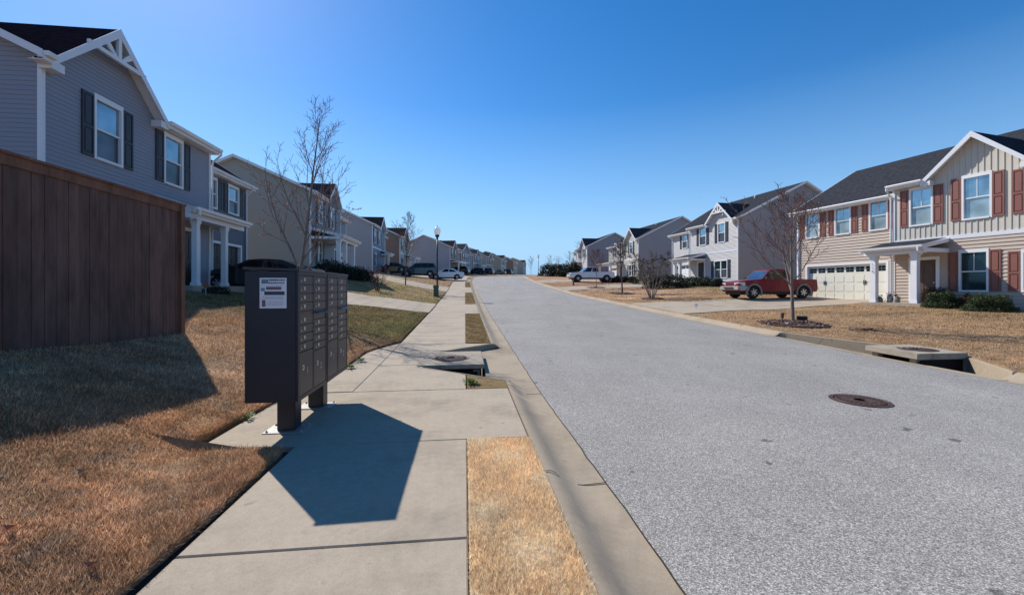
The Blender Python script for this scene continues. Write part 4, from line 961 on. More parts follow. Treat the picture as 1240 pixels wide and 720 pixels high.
def vehicle(name, label, cat, loc, heading, sp, group=None):
    rt = empty(name, loc, heading, label, cat, group); g = sp.get; W = sp['W']; hw = W/2; r = sp['r']; xf, xr = sp['xf'], sp['xr']; ar = r*1.17; zb = sp['zb']
    top = sp['top']  # front bottom ... rear bottom
    def arch(xc, n=10):
        h = zb-r; a0 = math.asin(max(-.95, h/ar)); return [(xc+ar*math.cos(a), r+ar*math.sin(a)) for a in np.linspace(math.pi-a0, a0, n)]
    bot = arch(xr)+arch(xf)
    bot = [(x, z) for x, z in bot]
    prof = top+bot   # top goes front->rear, then the bottom rear->front
    m = MB(); n = len(prof); tz = sp['belt']
    def yy(x, z):   # slight tumblehome and plan taper at the ends
        e = max(0, x-(top[0][0]-.55))/.55; e2 = max(0, (top[-1][0]+.4)-x)/.4
        return hw-.06*max(0, (z-.75))-.045*max(0, (.5-z))/.3-.16*min(1, e)**2-.07*min(1, e2)**2
    V = [(x, yy(x, z), z) for x, z in prof]+[(x, -yy(x, z), z) for x, z in prof]
    F = [list(range(n)), [n+i for i in reversed(range(n))]]+[[i, n+i, n+(i+1) % n, (i+1) % n] for i in range(n)]
    m.add(V, F); bo = m.build('body', sp['paint'], rt, bev=.035, smooth='auto')
    m = MB(); m.box(sp['top'][-1][0]+.15, sp['top'][0][0]-.15, -hw+.24, hw-.24, zb-.16, zb+.25); m.build('underbody', 'black_plastic', rt)
    for xc in (xf, xr):
        m = MB(); m.box(xc-ar, xc+ar, -hw+.23, hw-.23, r*.6, r+ar-.02); m.build('wheel_well', 'black_plastic', rt)
        for sg in (1, -1): wheel(rt, xc, sg*(hw-.12), r, .22, sg, g('rimm', 'rim'))
    if g('flare'):
        for xc in (xf, xr):
            for sg in (1, -1):
                m = MB(); A = np.linspace(-.35, math.pi+.35, 18)
                for a, b in zip(A[:-1], A[1:]):
                    q = lambda rr, aa, y: (xc+rr*math.cos(aa), y, r+rr*math.sin(aa))
                    m.prism([q(ar-.015, a, sg*(hw-.06)), q(ar+.075, a, sg*(hw-.06)), q(ar+.075, b, sg*(hw-.06)), q(ar-.015, b, sg*(hw-.06))], (0, sg*.11, 0))
                m.build('fender_flare', g('flare'), rt, fix=True)
    # cabin
    A, B, Cc, D = sp['cab']; wb, wt = hw-.10, hw-g('tumble', .27)
    def cp(p, y): return (p[0], y, p[1])
    nb = len(sp['cab']); m = MB()
    roofc = [(B[0]-.0, B[1]), ((B[0]*.65+Cc[0]*.35), max(B[1], Cc[1])+.035), ((B[0]*.3+Cc[0]*.7), max(B[1], Cc[1])+.03), (Cc[0], Cc[1])]
    pts = [A]+roofc+[D]; wy = [wb, wt, wt, wt, wt, wb]
    V = [cp(p, w) for p, w in zip(pts, wy)]+[cp(p, -w) for p, w in zip(pts, wy)]; k = len(pts)
    m.add(V, [list(range(k)), [k+i for i in reversed(range(k))]]+[[i, k+i, k+(i+1) % k, (i+1) % k] for i in range(k)]); cab = m.build('cab', sp['paint'], rt, bev=.03, smooth='auto')
    def sidept(u, v, sg):  # u along, v up (0 belt,1 roof)
        xb = A[0]+(D[0]-A[0])*u; xt = B[0]+(Cc[0]-B[0])*u; zb_ = A[1]+(D[1]-A[1])*u; zt_ = B[1]+(Cc[1]-B[1])*u
        y = wb+(wt-wb)*v+.006; return (xb+(xt-xb)*v, sg*y, zb_+(zt_-zb_)*v)
    for sg in (1, -1):
        for (u0, u1) in sp['side']:
            m = MB(); m.poly([sidept(u0, .06, sg), sidept(u1, .06, sg), sidept(u1, .88, sg), sidept(u0, .88, sg)]); m.build('side_window', 'car_glass', cab)
    def endpt(p, q, u, v, off):
        x = p[0]+(q[0]-p[0])*v+off; z = p[1]+(q[1]-p[1])*v+.004; y = (wb+(wt-wb)*v)*u; return (x, y, z)
    for p, q, off, nm, gl in ((A, B, .012, 'windshield', g('wind', 'car_glass')), (D, Cc, -.012, 'rear_window', 'car_glass')):
        m = MB(); m.poly([endpt(p, q, -.90, .06, off), endpt(p, q, .90, .06, off), endpt(p, q, .88, .92, off), endpt(p, q, -.88, .92, off)]); m.build(nm, gl, cab)
    xF = top[0][0]; xR = top[-1][0]
    zh = sp['zh']
    for sg in (1, -1):
        m = MB(); m.prism([(xF-.06, sg*(hw-.50), zh-.11), (xF-.06, sg*(hw-.50), zh+.09), (xF-.10, sg*(hw-.12), zh+.11), (xF-.34, sg*(hw-.035), zh+.12), (xF-.36, sg*(hw-.035), zh-.08), (xF-.12, sg*(hw-.12), zh-.13)], (.085, 0, 0)); m.build('headlight', 'lamp_clear', rt, fix=True)
        m = MB(); m.box(xR-.02, xR+.06, sg*(hw-.22) if sg > 0 else -hw+.10, sg*(hw-.10) if sg > 0 else -hw+.22, zh, zh+.22); m.build('tail_light', 'tail_red', rt)
        m = MB(); mx = A[0]-.22; mz = A[1]+.02; m.box(mx-.05, mx+.06, min(sg*(hw-.06), sg*(hw+.16)), max(sg*(hw-.06), sg*(hw+.16)), mz, mz+.17); m.build('side_mirror', g('mirror', 'black_plastic'), rt, bev=.02)
        m = MB(); 
        for xd in sp['doors']: m.box(xd-.004, xd+.004, min(sg*(hw-.05), sg*(hw-.0)), max(sg*(hw-.05), sg*(hw+.0015)), zb+.12, .78)
        m.build('door_seam', 'black_plastic', rt)
        m = MB()
        for xd in sp['handles']: m.box(xd-.07, xd+.07, min(sg*(hw-.05), sg*(hw+.02)), max(sg*(hw-.05), sg*(hw+.02)), tz-.16, tz-.125)
        m.build('door_handle', 'black_plastic' if g('flare') else sp['paint'], rt)
    m = MB(); m.box(xF-.05, xF+.02, -hw+.56, hw-.56, zh-.08, zh+.08); m.box(xF-.05, xF+.015, -hw+.4, hw-.4, zb+.03, zb+.16); m.build('grille', 'black_plastic', rt)
    if g('bumper'):
        m = MB(); m.box(xF-.10, xF+.09, -hw+.05, hw-.05, zh-.34, zh-.10); m.box(xF-.6, xF-.0, hw-.12, hw+.015, zh-.36, zh-.10); m.box(xF-.6, xF-.0, -hw-.015, -hw+.12, zh-.36, zh-.10); m.build('front_bumper', g('bumper'), rt, bev=.03)
        m = MB(); m.box(xR-.12, xR+.05, -hw+.08, hw-.08, .5, .68); m.build('rear_bumper', g('rbumper', 'chrome'), rt, bev=.02)
    if g('bed'):
        m = MB(); x0, x1 = g('bed'); m.box(x0, x1, -hw+.16, hw-.16, tz-.02, tz+.003); m.build('tonneau_panel', 'black_plastic', rt)  # black tonneau panel added on top of the bed in place of a recess
    return rt
PICK = dict(W=1.82, r=.37, xf=1.62, xr=-1.58, zb=.40, belt=1.14, zh=.84,
            top=[(2.50, .40), (2.56, .60), (2.50, .92), (2.34, 1.03), (1.05, 1.15), (.85, 1.14), (-.85, 1.14), (-.88, 1.13), (-2.58, 1.14), (-2.62, .62), (-2.55, .40)],
            cab=((1.05, 1.10), (.42, 1.70), (-.72, 1.72), (-.88, 1.10)), side=[(.06, .58), (.61, .94)], doors=[.82, -.28], handles=[-.12], paint='car_red', flare='flare_grey', bumper='fascia_silver', bed=(-2.5, -.92), wind='car_glass_blue', tumble=.24)
def carat(px, Y, dz=.05): x, y = place(px, Y); return (x, y, gz(x, y)+dz)
hd = math.atan2(-.12, -.99)
TRK = vehicle('pickup_truck', 'dark red pickup truck with grey fender flares parked before the cream garage', 'pickup truck', carat(930, 25.3, .05), hd, PICK)
m = MB(); m.box(2.60, 2.66, -.42, .42, .60, .68); m.build('licence_plate_holder', 'black_plastic', TRK, bev=.01)
WP = dict(PICK); WP.update(W=2.0, r=.42, xf=1.85, xr=-1.85, zb=.5, belt=1.25, zh=1.0, top=[(2.85, .5), (2.88, .75), (2.84, 1.08), (2.70, 1.17), (1.35, 1.25), (1.1, 1.26), (-.95, 1.26), (-1.0, 1.25), (-2.88, 1.26), (-2.92, .7), (-2.85, .5)],
     cab=((1.35, 1.22), (.65, 1.88), (-.8, 1.90), (-.98, 1.22)), side=[(.10, .50), (.56, .92)], doors=[1.1, .1, -.9], handles=[.25, -.75], paint='car_white', flare=None, bumper='car_white', rbumper='chrome', bed=(-2.75, -1.1), wind='car_glass_blue')
vehicle('pickup_truck', 'white crew cab pickup truck parked across the lawn before the farther right houses', 'pickup truck', carat(715, 53.5, .06), math.pi+.08, WP)
SED = dict(W=1.8, r=.33, xf=1.38, xr=-1.35, zb=.28, belt=.95, zh=.66, top=[(2.28, .28), (2.32, .5), (2.25, .74), (1.9, .84), (1.0, .96), (-1.4, .99), (-2.1, 1.0), (-2.28, .9), (-2.3, .5), (-2.22, .28)],
     cab=((1.05, .93), (.25, 1.42), (-.95, 1.42), (-1.75, .96)), side=[(.12, .46), (.50, .84)], doors=[.85, -.15, -1.0], handles=[.0, -.9], paint='car_white', mirror='car_white')
vehicle('parked_car', 'white sedan parked nose to house at the driveway end past the street lamp', 'car', carat(540, 54.2, .05), math.pi+.25, SED, 'cars parked in the left driveways')
SUV = dict(W=1.92, r=.37, xf=1.45, xr=-1.42, zb=.34, belt=1.1, zh=.85, top=[(2.32, .34), (2.36, .6), (2.3, .95), (2.1, 1.03), (1.15, 1.12), (-2.2, 1.16), (-2.34, .9), (-2.36, .5), (-2.28, .34)],
     cab=((1.2, 1.08), (.45, 1.70), (-1.85, 1.70), (-2.2, 1.12)), side=[(.10, .36), (.39, .66), (.70, .93)], doors=[1.0, 0, -1.0], handles=[.15, -.85], paint='car_blue', tumble=.24)
vehicle('parked_car', 'dark blue suv parked behind the white sedan on the left driveway', 'car', carat(508, 52.8, .06), math.pi+.1, SUV, 'cars parked in the left driveways')
S3 = dict(SUV); S3['paint'] = 'car_black'; S4 = dict(SED); S4['paint'] = 'car_black'
vehicle('parked_car', 'black car nearest the house, in front of the dark blue suv', 'car', carat(474, 54.5, .06), math.pi+.1, S4, 'cars parked in the left driveways')
BC = dict(SED); BC.update(paint='car_black', mirror='car_black', cab=((1.15, .93), (.35, 1.33), (-1.0, 1.33), (-1.9, .97)))
bs, bt = 18.9, -8.6; x, y = frame(bs, bt)
vehicle('parked_car', 'black car mostly hidden behind the mailboxes, by the left garage', 'car', (float(x), float(y), float(H(bs, bt))+.06), math.pi+.1+.0, BC, 'cars parked in the left driveways')
for px, Y, sp, c, lab in ((577, 112, SUV, 'car_black', 'black suv on the driveway below the wide gabled blue house'), (588, 115, S3, 'car_blue', 'dark suv just right of the black one below the blue house'),
                          (604, 132, SED, 'car_silver', 'silver grey car by the brown fronted house near the hilltop'), (612, 140, S3, 'car_black', 'dark suv farthest up the left row'), (556, 92, S3, 'car_black', 'dark car in the driveway before the broad grey gabled house')):
    q = dict(sp); q['paint'] = c; vehicle('parked_car', lab, 'car', carat(px, Y, .05), math.pi-.2, q, 'cars parked in the left driveways')
# ------------------------------------------------------------------ street lamps, utility box, bollard, small things
def lamp(px, Y, h, label, k=1.0):
    x, y = place(px, Y); rt = empty('street_lamp', (x, y, gz(x, y)-.02), 0, label, 'street lamp', 'black street lamps with opal globes'); hg = h-.62*k
    m = MB(); m.lathe([(.15, 0), (.15, .06), (.11, .12), (.10, .5), (.075, .62), (.06, .7)], n=16); m.build('base', 'post_black', rt, smooth='auto')
    m = MB(); m.lathe([(.055, .69), (.045, hg-.3)], n=12); m.build('post', 'post_black', rt, smooth=True)
    m = MB(); m.lathe([(.046, hg-.31), (.07, hg-.28), (.06, hg-.2), (.14, hg-.08), (.16, hg-.0), (.12, hg+.02)], n=16); m.build('lamp_holder', 'post_black', rt, smooth='auto')
    m = MB(); m.lathe([(.12, hg+.021), (.20, hg+.12), (.235, hg+.26), (.21, hg+.40), (.13, hg+.52), (.05, hg+.57)], n=24); m.build('lamp_globe', 'globe', rt, smooth=True)
    m = MB(); m.lathe([(.055, hg+.565), (.03, hg+.60), (.012, hg+.66)], n=10); m.build('finial', 'post_black', rt)
lamp(529.5, 28.2, 4.85, 'tall black street lamp with white globe beside the sidewalk, nearest lamp')
lamp(652, 86, 4.6, 'distant street lamp standing against the sky where the road bends')
x, y = place(528, 27.6); rt = empty('utility_pedestal', (x, y, gz(x, y)), R(6), 'small green utility pedestal at the foot of the near street lamp', 'utility box')
m = MB(); m.prism([(-.16, -.15, -.05), (.16, -.15, -.05), (.16, .15, -.05), (-.16, .15, -.05)], (0, 0, .62)); m.build('housing', 'utility_green', rt, bev=.02)
m = MB(); m.box(-.18, .18, -.17, .17, .572, .80); m.build('cap', 'utility_green', rt, bev=.03)
x, y = place(694.5, 46); rt = empty('marker_post', (x, y, gz(x, y)), 0, 'short dark square post at the lawn corner before the white pickup', 'post')
m = MB(); m.box(-.08, .08, -.08, .08, -.1, .72); m.build('post', 'fence_wood', rt, bev=.01); m = MB(); m.prism([(-.1, -.1, .721), (.1, -.1, .721), (.1, .1, .721), (-.1, .1, .721)], (0, 0, .06)); m.build('cap', 'post_black', rt, bev=.02)
x, y = place(843, 18.8); rt = empty('marker_stake', (x, y, gz(x, y)), 0, 'tiny white marker on a thin stake at the driveway edge', 'marker')
m = MB(); m.box(-.006, .006, -.006, .006, -.05, .28); m.build('stake', 'galvanised', rt); m = MB(); m.box(-.07, .07, -.008, -.0065, .2, .32); m.build('sign_plate', 'white', rt)
x, y = place(249, 11.9); rt = empty('garden_stake', (x, y, gz(x, y)), 0, 'orange red round reflector stake in the shaded lawn by the white columns', 'garden stake')
m = MB(); m.box(-.01, .01, -.01, .01, -.1, .28); m.build('stake', 'galvanised', rt); m = MB(); m.lathe([(.085, -.01), (.09, 0), (.085, .01)], (0, 0, .34), 20, axis='y'); m.build('reflector', 'stake_orange', rt)
# things round the young tree on the right lawn
x0, y0 = place(947.5, 13.9); rt = empty('solar_path_light', (x0, y0, gz(x0, y0)), 0, 'small bronze solar path light left of the young tree trunk', 'garden light')
m = MB(); m.tube([(0, 0, -.1), (0, 0, .2)], [.01, .01], 6); m.build('stake', 'post_black', rt); m = MB(); m.lathe([(.03, .18), (.05, .24), (.05, .32), (.075, .33), (.07, .35), (.02, .37)], n=14); m.build('lamp_head', 'door_brown', rt)
x0, y0 = place(971, 14.0); rt = empty('landscape_floodlight', (x0, y0, gz(x0, y0)), R(-25), 'black box shaped garden light right of the young tree trunk', 'garden light')
m = MB(); m.box(-.02, .02, -.02, .02, -.05, .10); m.build('bracket', 'post_black', rt); m = MB(); m.prism([(-.15, -.06, .07), (.15, -.06, .07), (.15, .06, .10), (-.15, .06, .10)], (0, -.03, .15)); m.build('housing', 'post_black', rt, bev=.01)
def pebble(mb, c, r):
    k = random.uniform(.5, .9); n = 7; a0 = random.uniform(0, 6); pr = [(r*.7, 0), (r, r*k*.4), (r*.75, r*k*.8), (r*.2, r*k)]
    b0 = len(mb.v); mb.lathe(pr, c, n)
    for i in range(b0, len(mb.v)): v = mb.v[i]; mb.v[i] = (v[0]+random.uniform(-.15, .15)*r, v[1]+random.uniform(-.15, .15)*r, v[2])
x0, y0 = place(952, 13.3); rt = empty('garden_stone', (x0, y0, gz(x0, y0)+.02), 0, 'pale bluish stone lying in the mulch at the young tree', 'stone'); m = MB(); pebble(m, (0, 0, 0), .13); m.build('stone', paint('stone_pale', (.42, .45, .48), .8, .3, 20), rt)
def mulch(px, Y, rx, label, n=900, rim=False):
    x, y = place(px, Y); zc = gz(x, y); s, t = inv(x, y); v = np.empty((n, 4, 3))
    a = rng.uniform(0, 2*np.pi, n); rr = np.sqrt(rng.uniform(0, 1, n))*rx*rng.uniform(.9, 1.1, n); X = x+np.cos(a)*rr; Y_ = y+np.sin(a)*rr
    for i in range(n):
        z = gz(X[i], Y_[i])+.035+.07*(1-(rr[i]/rx)**2)+rng.uniform(0, .02); b = rng.uniform(0, 6.3); c = rng.uniform(.03, .09)*(.6+Y/30); w = c*rng.uniform(.25, .6); tl_ = rng.uniform(-.5, .5)*c
        ux, uy = math.cos(b)*c/2, math.sin(b)*c/2; wx, wy = -math.sin(b)*w/2, math.cos(b)*w/2
        v[i] = [(X[i]-ux-wx, Y_[i]-uy-wy, z-tl_*.5), (X[i]+ux-wx, Y_[i]+uy-wy, z+tl_*.5), (X[i]+ux+wx, Y_[i]+uy+wy, z+tl_*.5+.01), (X[i]-ux+wx, Y_[i]-uy+wy, z-tl_*.5)]
    o = fastmesh('mulch', v.reshape(-1, 3), n, 4, ['mulch_bits']); tag(o, label, 'mulch', kind='stuff')
    m = MB(); m.lathe([(rx, -.05), (rx*.97, .012), (rx*.6, .045), (.01, .06)], (x, y, zc+.01), 30); q = m.build('mulch_bed', paint('mulch_soil', (.07, .04, .03), 1, .4, 15)); tag(q, kind='structure')
mulch(961, 13.6, .98, 'ring of bark mulch and leaves round the young tree on the right lawn', 1500)
mulch(753.5, 33, 1.05, 'dark mulch ring under the small lawn tree with clumped twigs', 400)
mulch(722, 40.5, .95, 'small dark mulch ring near the white pickup', 250)
mulch(790, 26.8, .7, 'mulch under the crepe myrtle', 300)
# pots by the porch of the nearest right house
for lx, ly, hh, lab, mt in ((.62, -1.35, .42, 'pale garden statue standing on the porch edge between the columns', 'galvanised'), (.30, -1.5, .28, 'low grey flower pot beside the left porch column', 'flower_pot'), (.95, -1.4, .30, 'dark flower pot right of the pale porch statue', 'flower_pot')):
    p = Vector((19.45, 21.0, 0))+exv*lx+eyv*ly; rt = empty('porch_ornament', (p.x, p.y, .66+.10), 0, lab, 'ornament')
    m = MB(); m.lathe([(.09, 0), (.12, .04), (.10, hh*.4), (.13, hh*.55), (.06, hh*.7), (.08, hh*.85), (.03, hh)], n=12); m.build('pot', mt, rt, smooth=True)
    lv = np.empty((60, 3, 3))
    for i in range(60): c = rng.normal(0, .07, 3)+(0, 0, hh*.8); lv[i] = [c+rng.normal(0, .03, 3) for _ in range(3)]
    fastmesh('leaves', lv.reshape(-1, 3), 60, 3, ['shrub_bronze'], parent=rt)
# ------------------------------------------------------------------ bare trees
def bare_tree(name, label, loc, h, seed, fork=.18, spread=.9, n1=7, bark='bark_grey', twig='twig_grey', r0=.06, lev=3, leaves=0, leafz=(0, 1), trunk_n=1, dens=1.0, group=None, clump=0, leader=True, minr=.004, lean=(0, 0), limb=1.0, leafmat='dead_leaf', tl=.28):
    rs = random.Random(seed); rt = empty(name, loc, 0, label, 'tree', group)
    TR, TW = MB(), MB(); tips = []
    def grow(p, d, L, r, level, up=.25, mbx=None):
        n = max(4, int(L/(.22 if level < 2 else .12))); n = min(n, 14); pts = [p]; rads = [r]; dd = d.normalized(); q = Vector(p)
        for i in range(n):
            dd = (dd+Vector((rs.gauss(0, .07 if level else .02), rs.gauss(0, .07 if level else .02), rs.gauss(0, .05 if level else .01)))+Vector((0, 0, up*.12))).normalized(); q = q+dd*(L/n); pts.append(q.copy()); rads.append(max(minr, r*(1-.80*(i+1)/n)))
        (TR if level <= 1 else TW).tube(pts, rads, 7 if level <= 1 else (4 if level == 2 else 3), cap=False)
        if level >= lev: tips.extend(pts[2:]); return pts
        nb = int({0: n1, 1: 9, 2: 6, 3: 4}.get(level, 4)*dens)
        for k in range(nb):
            u = (k+rs.uniform(.3, .9))/nb; u = (fork if level == 0 else .12)+u*(1-(fork if level == 0 else .12)); i = min(n-1, int(u*n)); f = u*n-i
            b = pts[i]*(1-f)+pts[i+1]*f; t = (pts[i+1]-pts[i]).normalized(); a = k*2.4+rs.uniform(-.5, .5)+level; o = t.orthogonal().normalized(); o2 = t.cross(o)
            ang = rs.uniform(.45, .95)*spread if level == 0 else rs.uniform(.5, 1.0); nd = t*math.cos(ang)+(o*math.cos(a)+o2*math.sin(a))*math.sin(ang)
            ll = limb*L*(1-u*.85)*rs.uniform(.5, .75) if level == 0 else L*(1-u*.6)*rs.uniform(.35, .6); grow(b, nd, max(.15, ll), max(minr, rads[i]*rs.uniform(.42, .62)), level+1, up if level else .8, None)
        if level: tips.append(pts[-1])
        return pts
    for k in range(trunk_n):
        a = k*2*math.pi/trunk_n+.5; d = Vector((lean[0], lean[1], 1)) if trunk_n == 1 else Vector((math.cos(a)*tl, math.sin(a)*tl, 1))
        grow(Vector((0, 0, -.08))+(Vector((math.cos(a), math.sin(a), 0))*.05 if trunk_n > 1 else Vector()), d, h*(1 if trunk_n == 1 else .8), r0, 0, 0 if trunk_n > 1 else .6)
    t = TR.build('trunk', bark, rt, smooth=True); TW.build('crown', twig, rt)
    if leaves and tips:
        v = []; zmn, zmx = h*leafz[0], h*leafz[1]; tp = [q for q in tips if zmn < q.z < zmx] or tips
        if clump: tp = rs.sample(tp, min(len(tp), max(8, leaves//14)))
        for i in range(leaves):
            c = rs.choice(tp); sz = rs.uniform(.012, .03)*(1+clump)
            a, b = Vector((rs.gauss(0, 1), rs.gauss(0, 1), rs.gauss(0, 1))).normalized()*sz, Vector((rs.gauss(0, 1), rs.gauss(0, 1), rs.gauss(0, 1))).normalized()*sz*.6; c = c+Vector((rs.gauss(0, .02+.03*clump), rs.gauss(0, .02+.03*clump), rs.gauss(0, .005+.03*clump)))
            v += [c-a, c+b, c+a, c-b]
        o = fastmesh('leaves', np.array([tuple(q) for q in v]), leaves, 4, [leafmat], parent=rt)
    return rt
def at(px, Y, dz=0): x, y = place(px, Y); return (x, y, gz(x, y)+dz)
bare_tree('bare_tree', 'tallest bare tree with russet leaf remnants, rising behind the mailboxes', at(355, 12.0), 5.75, 21, fork=.08, spread=.62, n1=16, r0=.055, limb=1.05, lev=3, leaves=1500, leafz=(.25, .6), twig='twig_red', bark='bark_grey', minr=.0045, lean=(.19, 0), dens=.9)
bare_tree('bare_tree', 'young bare tree with pale trunk in the mulch ring on the right lawn', at(960.5, 13.6), 3.9, 17, fork=.26, spread=1.15, n1=15, limb=1.6, r0=.062, lev=3, leaves=300, leafz=(.5, 1), twig='twig_red', bark='bark_grey', minr=.0062)
bare_tree('bare_tree', 'slim bare tree beside the parked dark cars, left of the street lamp', at(491, 33), 5.6, 8, fork=.3, spread=.8, n1=12, r0=.055, lev=3, leaves=200, leafz=(.2, .7), twig='twig_red', bark='bark_dark', minr=.007)
bare_tree('bare_shrub', 'low bare shrub with russet leaves in the shaded lawn right of the mailboxes', at(457, 24.5), 1.9, 9, fork=.0, spread=1.2, n1=7, r0=.03, lev=2, leaves=450, leafz=(.1, 1), twig='twig_red', bark='bark_dark', trunk_n=4, minr=.005)
bare_tree('crepe_myrtle', 'multi stemmed crepe myrtle with dark seed clusters near the driveway', at(789, 26.8), 3.7, 12, fork=.3, spread=.8, n1=9, r0=.04, lev=3, leaves=900, leafz=(.45, 1), twig='twig_grey', bark='bark_grey', trunk_n=6, clump=1.3, minr=.006, dens=.8, tl=.42, leafmat='seed_dark')
bare_tree('bare_tree', 'small bare lawn tree with dark clumped twigs left of the crepe myrtle', at(753.5, 33), 4.2, 13, fork=.42, spread=1.1, n1=13, r0=.07, lev=3, leaves=260, leafz=(.35, .8), twig='twig_grey', bark='bark_dark', minr=.008, clump=1.3, leafmat='seed_dark')
bare_tree('bare_tree', 'faint reddish bare tree in front of the white pickup', at(722, 40.5), 3.6, 14, fork=.3, spread=1.0, n1=11, r0=.035, lev=3, twig='twig_red', bark='bark_grey', minr=.009)
for i, (px, Y, h, sd, lab) in enumerate(((703, 68, 5.5, 3, 'tall thin bare tree just left of the farthest right house'), (665, 120, 5.5, 4, 'thin bare tree on the skyline left of the dark evergreens'), (643, 215, 9, 6, 'wide faint bare tree behind the farthest left house'),
                           (690, 110, 6, 7, 'bare tree rising behind the dark evergreen bushes'), (677, 125, 5.5, 15, 'slender bare tree behind the middle of the evergreens'))):
    bare_tree('bare_tree', lab, at(px, Y), h, sd, fork=.2, spread=.95, n1=13, r0=.09, limb=1.3, lev=3, twig='twig_grey', bark='bark_grey', minr=.009 if Y < 150 else .016, dens=.8, group='bare trees on the skyline')
# ------------------------------------------------------------------ shrubs
def shrub(label, loc, rx, ry, h, mat='shrub_dark', n=1800, leaf=.035, name='shrub', group=None, seed=0, loose=0.0, stem=True):
    n = int(n*1.9); leaf *= 1.15; rg = np.random.default_rng(seed+100); rt = empty(name, loc, 0, label, 'shrub', group)
    d = rg.normal(0, 1, (n, 3)); d /= np.linalg.norm(d, axis=1)[:, None]; d[:, 2] = np.abs(d[:, 2])*1.0-.15
    rad = rg.uniform(.62, 1.0, n)+loose*rg.normal(0, .1, n)
    lum = 1+.16*np.sin(d[:, 0]*5+seed)*np.cos(d[:, 1]*6+seed*2)+.10*np.sin(d[:, 2]*9+seed)+.06*np.sin(d[:, 0]*17)*np.sin(d[:, 1]*15)
    p = d*(rad*lum)[:, None]*np.array([rx, ry, h*.95])+np.array([0, 0, h*.12]); p[:, 2] = np.maximum(p[:, 2], .01)
    a = rg.normal(0, 1, (n, 3)); a /= np.linalg.norm(a, axis=1)[:, None]; b = rg.normal(0, 1, (n, 3)); b /= np.linalg.norm(b, axis=1)[:, None]
    s = leaf*rg.uniform(.5, 1.3, n)[:, None]; v = np.stack([p-a*s, p+b*s*.5, p+a*s, p-b*s*.5], 1)
    fastmesh('foliage', v.reshape(-1, 3), n, 4, [mat], parent=rt)
    m = MB()
    for k in range(7):
        an = k*.9+seed; m.tube([(0, 0, -.05), (math.cos(an)*rx*.3, math.sin(an)*ry*.3, h*.4), (math.cos(an)*rx*.7, math.sin(an)*ry*.7, h*.85)], [.02, .013, .005], 5, cap=False)
    m.build('stem', 'bark_dark', rt)
    return rt
def loc1(lx, ly): p = Vector((19.45, 21.0, 0))+exv*lx+eyv*ly; return (p.x, p.y, gz(p.x, p.y))
shrub('round dark green shrub right of the nearest porch column', loc1(2.65, -1.5), .70, .6, .70, 'shrub_green', 4200, .032, seed=1, group='shrubs before the nearest right house')
shrub('wide dark green shrub farther right under the red shutters', loc1(4.15, -1.5), .98, .65, .72, 'shrub_green', 5200, .03, seed=2, group='shrubs before the nearest right house')
shrub('taller bronze leaved shrub against the wall left of the lower window', loc1(1.95, -.6), .6, .5, 1.0, 'shrub_bronze', 3000, .032, seed=3, loose=.8, group='shrubs before the nearest right house')
shrub('reddish yellow shrub under the lower window, between the green ones', loc1(3.2, -.8), .5, .4, .7, 'shrub_bronze', 2200, .03, seed=4, loose=.8, group='shrubs before the nearest right house')
x2, y2 = 18.39, 42.6; e2 = Vector((.215, -.977, 0)); n2 = Vector((-.977, -.215, 0))
for i, (lx, ly, rx, h, lab) in enumerate(((2.9, 1.7, .9, 1.15, 'round green shrub right of the porch post of the light grey house'), (4.3, 1.4, .9, 1.0, 'dark shrub under the double window of the light grey house'), (5.5, 1.2, .7, .8, 'low dark shrub at the near corner of the light grey house'),
                         (-2.0, 1.9, 1.1, .95, 'large rounded shrub before the garage of the light grey house'), (-4.6, 2.4, 1.6, 1.7, 'big dark bush at the far corner of the light grey house'))):
    p = Vector((x2, y2, 0))+e2*lx+n2*ly; shrub(lab, (p.x, p.y, gz(p.x, p.y)), rx, rx*.8, h, 'shrub_green' if i in (0, 3) else 'shrub_dark', 1500, .06, seed=10+i, group='shrubs before the light grey house')
shrub('spreading dark bush behind the crepe myrtle', at(808, 38), 2.3, 1.2, 1.5, 'shrub_dark', 2600, .08, seed=22)
for i, (px, Y, rx, h, lab) in enumerate(((737, 54, .8, 1.5, 'square dark shrub right behind the white pickup bed'), (747, 53, .7, .9, 'clipped shrub left of the cream house window'), (757, 53, .75, .85, 'clipped shrub under the cream house window'), (766, 52, .75, .9, 'clipped shrub at the near corner of the cream house'))):
    shrub(lab, at(px, Y), rx, rx*.8, h, 'shrub_dark', 700, .09, seed=30+i, group='clipped shrubs before the cream house')
for i, (px, Y, rx, h, lab) in enumerate(((664, 74, 1.9, 2.5, 'leftmost of the big dark evergreen bushes where the road bends'), (675, 72, 1.9, 2.6, 'second from left of the big dark evergreen bushes'), (685, 70, 1.9, 2.8, 'third from left of the big dark evergreen bushes'), (695, 68, 1.5, 2.9, 'rightmost of the big dark evergreen bushes'))):
    shrub(lab, at(px, Y), rx, rx*.8, h, 'shrub_dark', 1300, .13, seed=40+i, name='evergreen_bush', group='big evergreens at the bend')
for i, (px, Y, rx, h, lab) in enumerate(((396, 27.2, 1.1, 1.15, 'dark foundation shrub left of the porch of the pale beige house'), (412, 27.6, 1.1, 1.1, 'dark shrub before the porch posts of the pale beige house'), (427, 27.8, 1.1, 1.0, 'dark shrub at the right end of the porch of the pale beige house'), (440, 28.6, .9, .9, 'low dark shrub between the porch and the lavender wall'))):
    shrub(lab, at(px, Y), rx, rx*.8, h, 'shrub_dark', 1700, .055, seed=50+i, group='shrubs before the pale beige house')
shrub('low planting at the foot of the white columns of the left house', at(262, 13.6), .5, .3, .35, 'shrub_dark', 500, .035, seed=60)
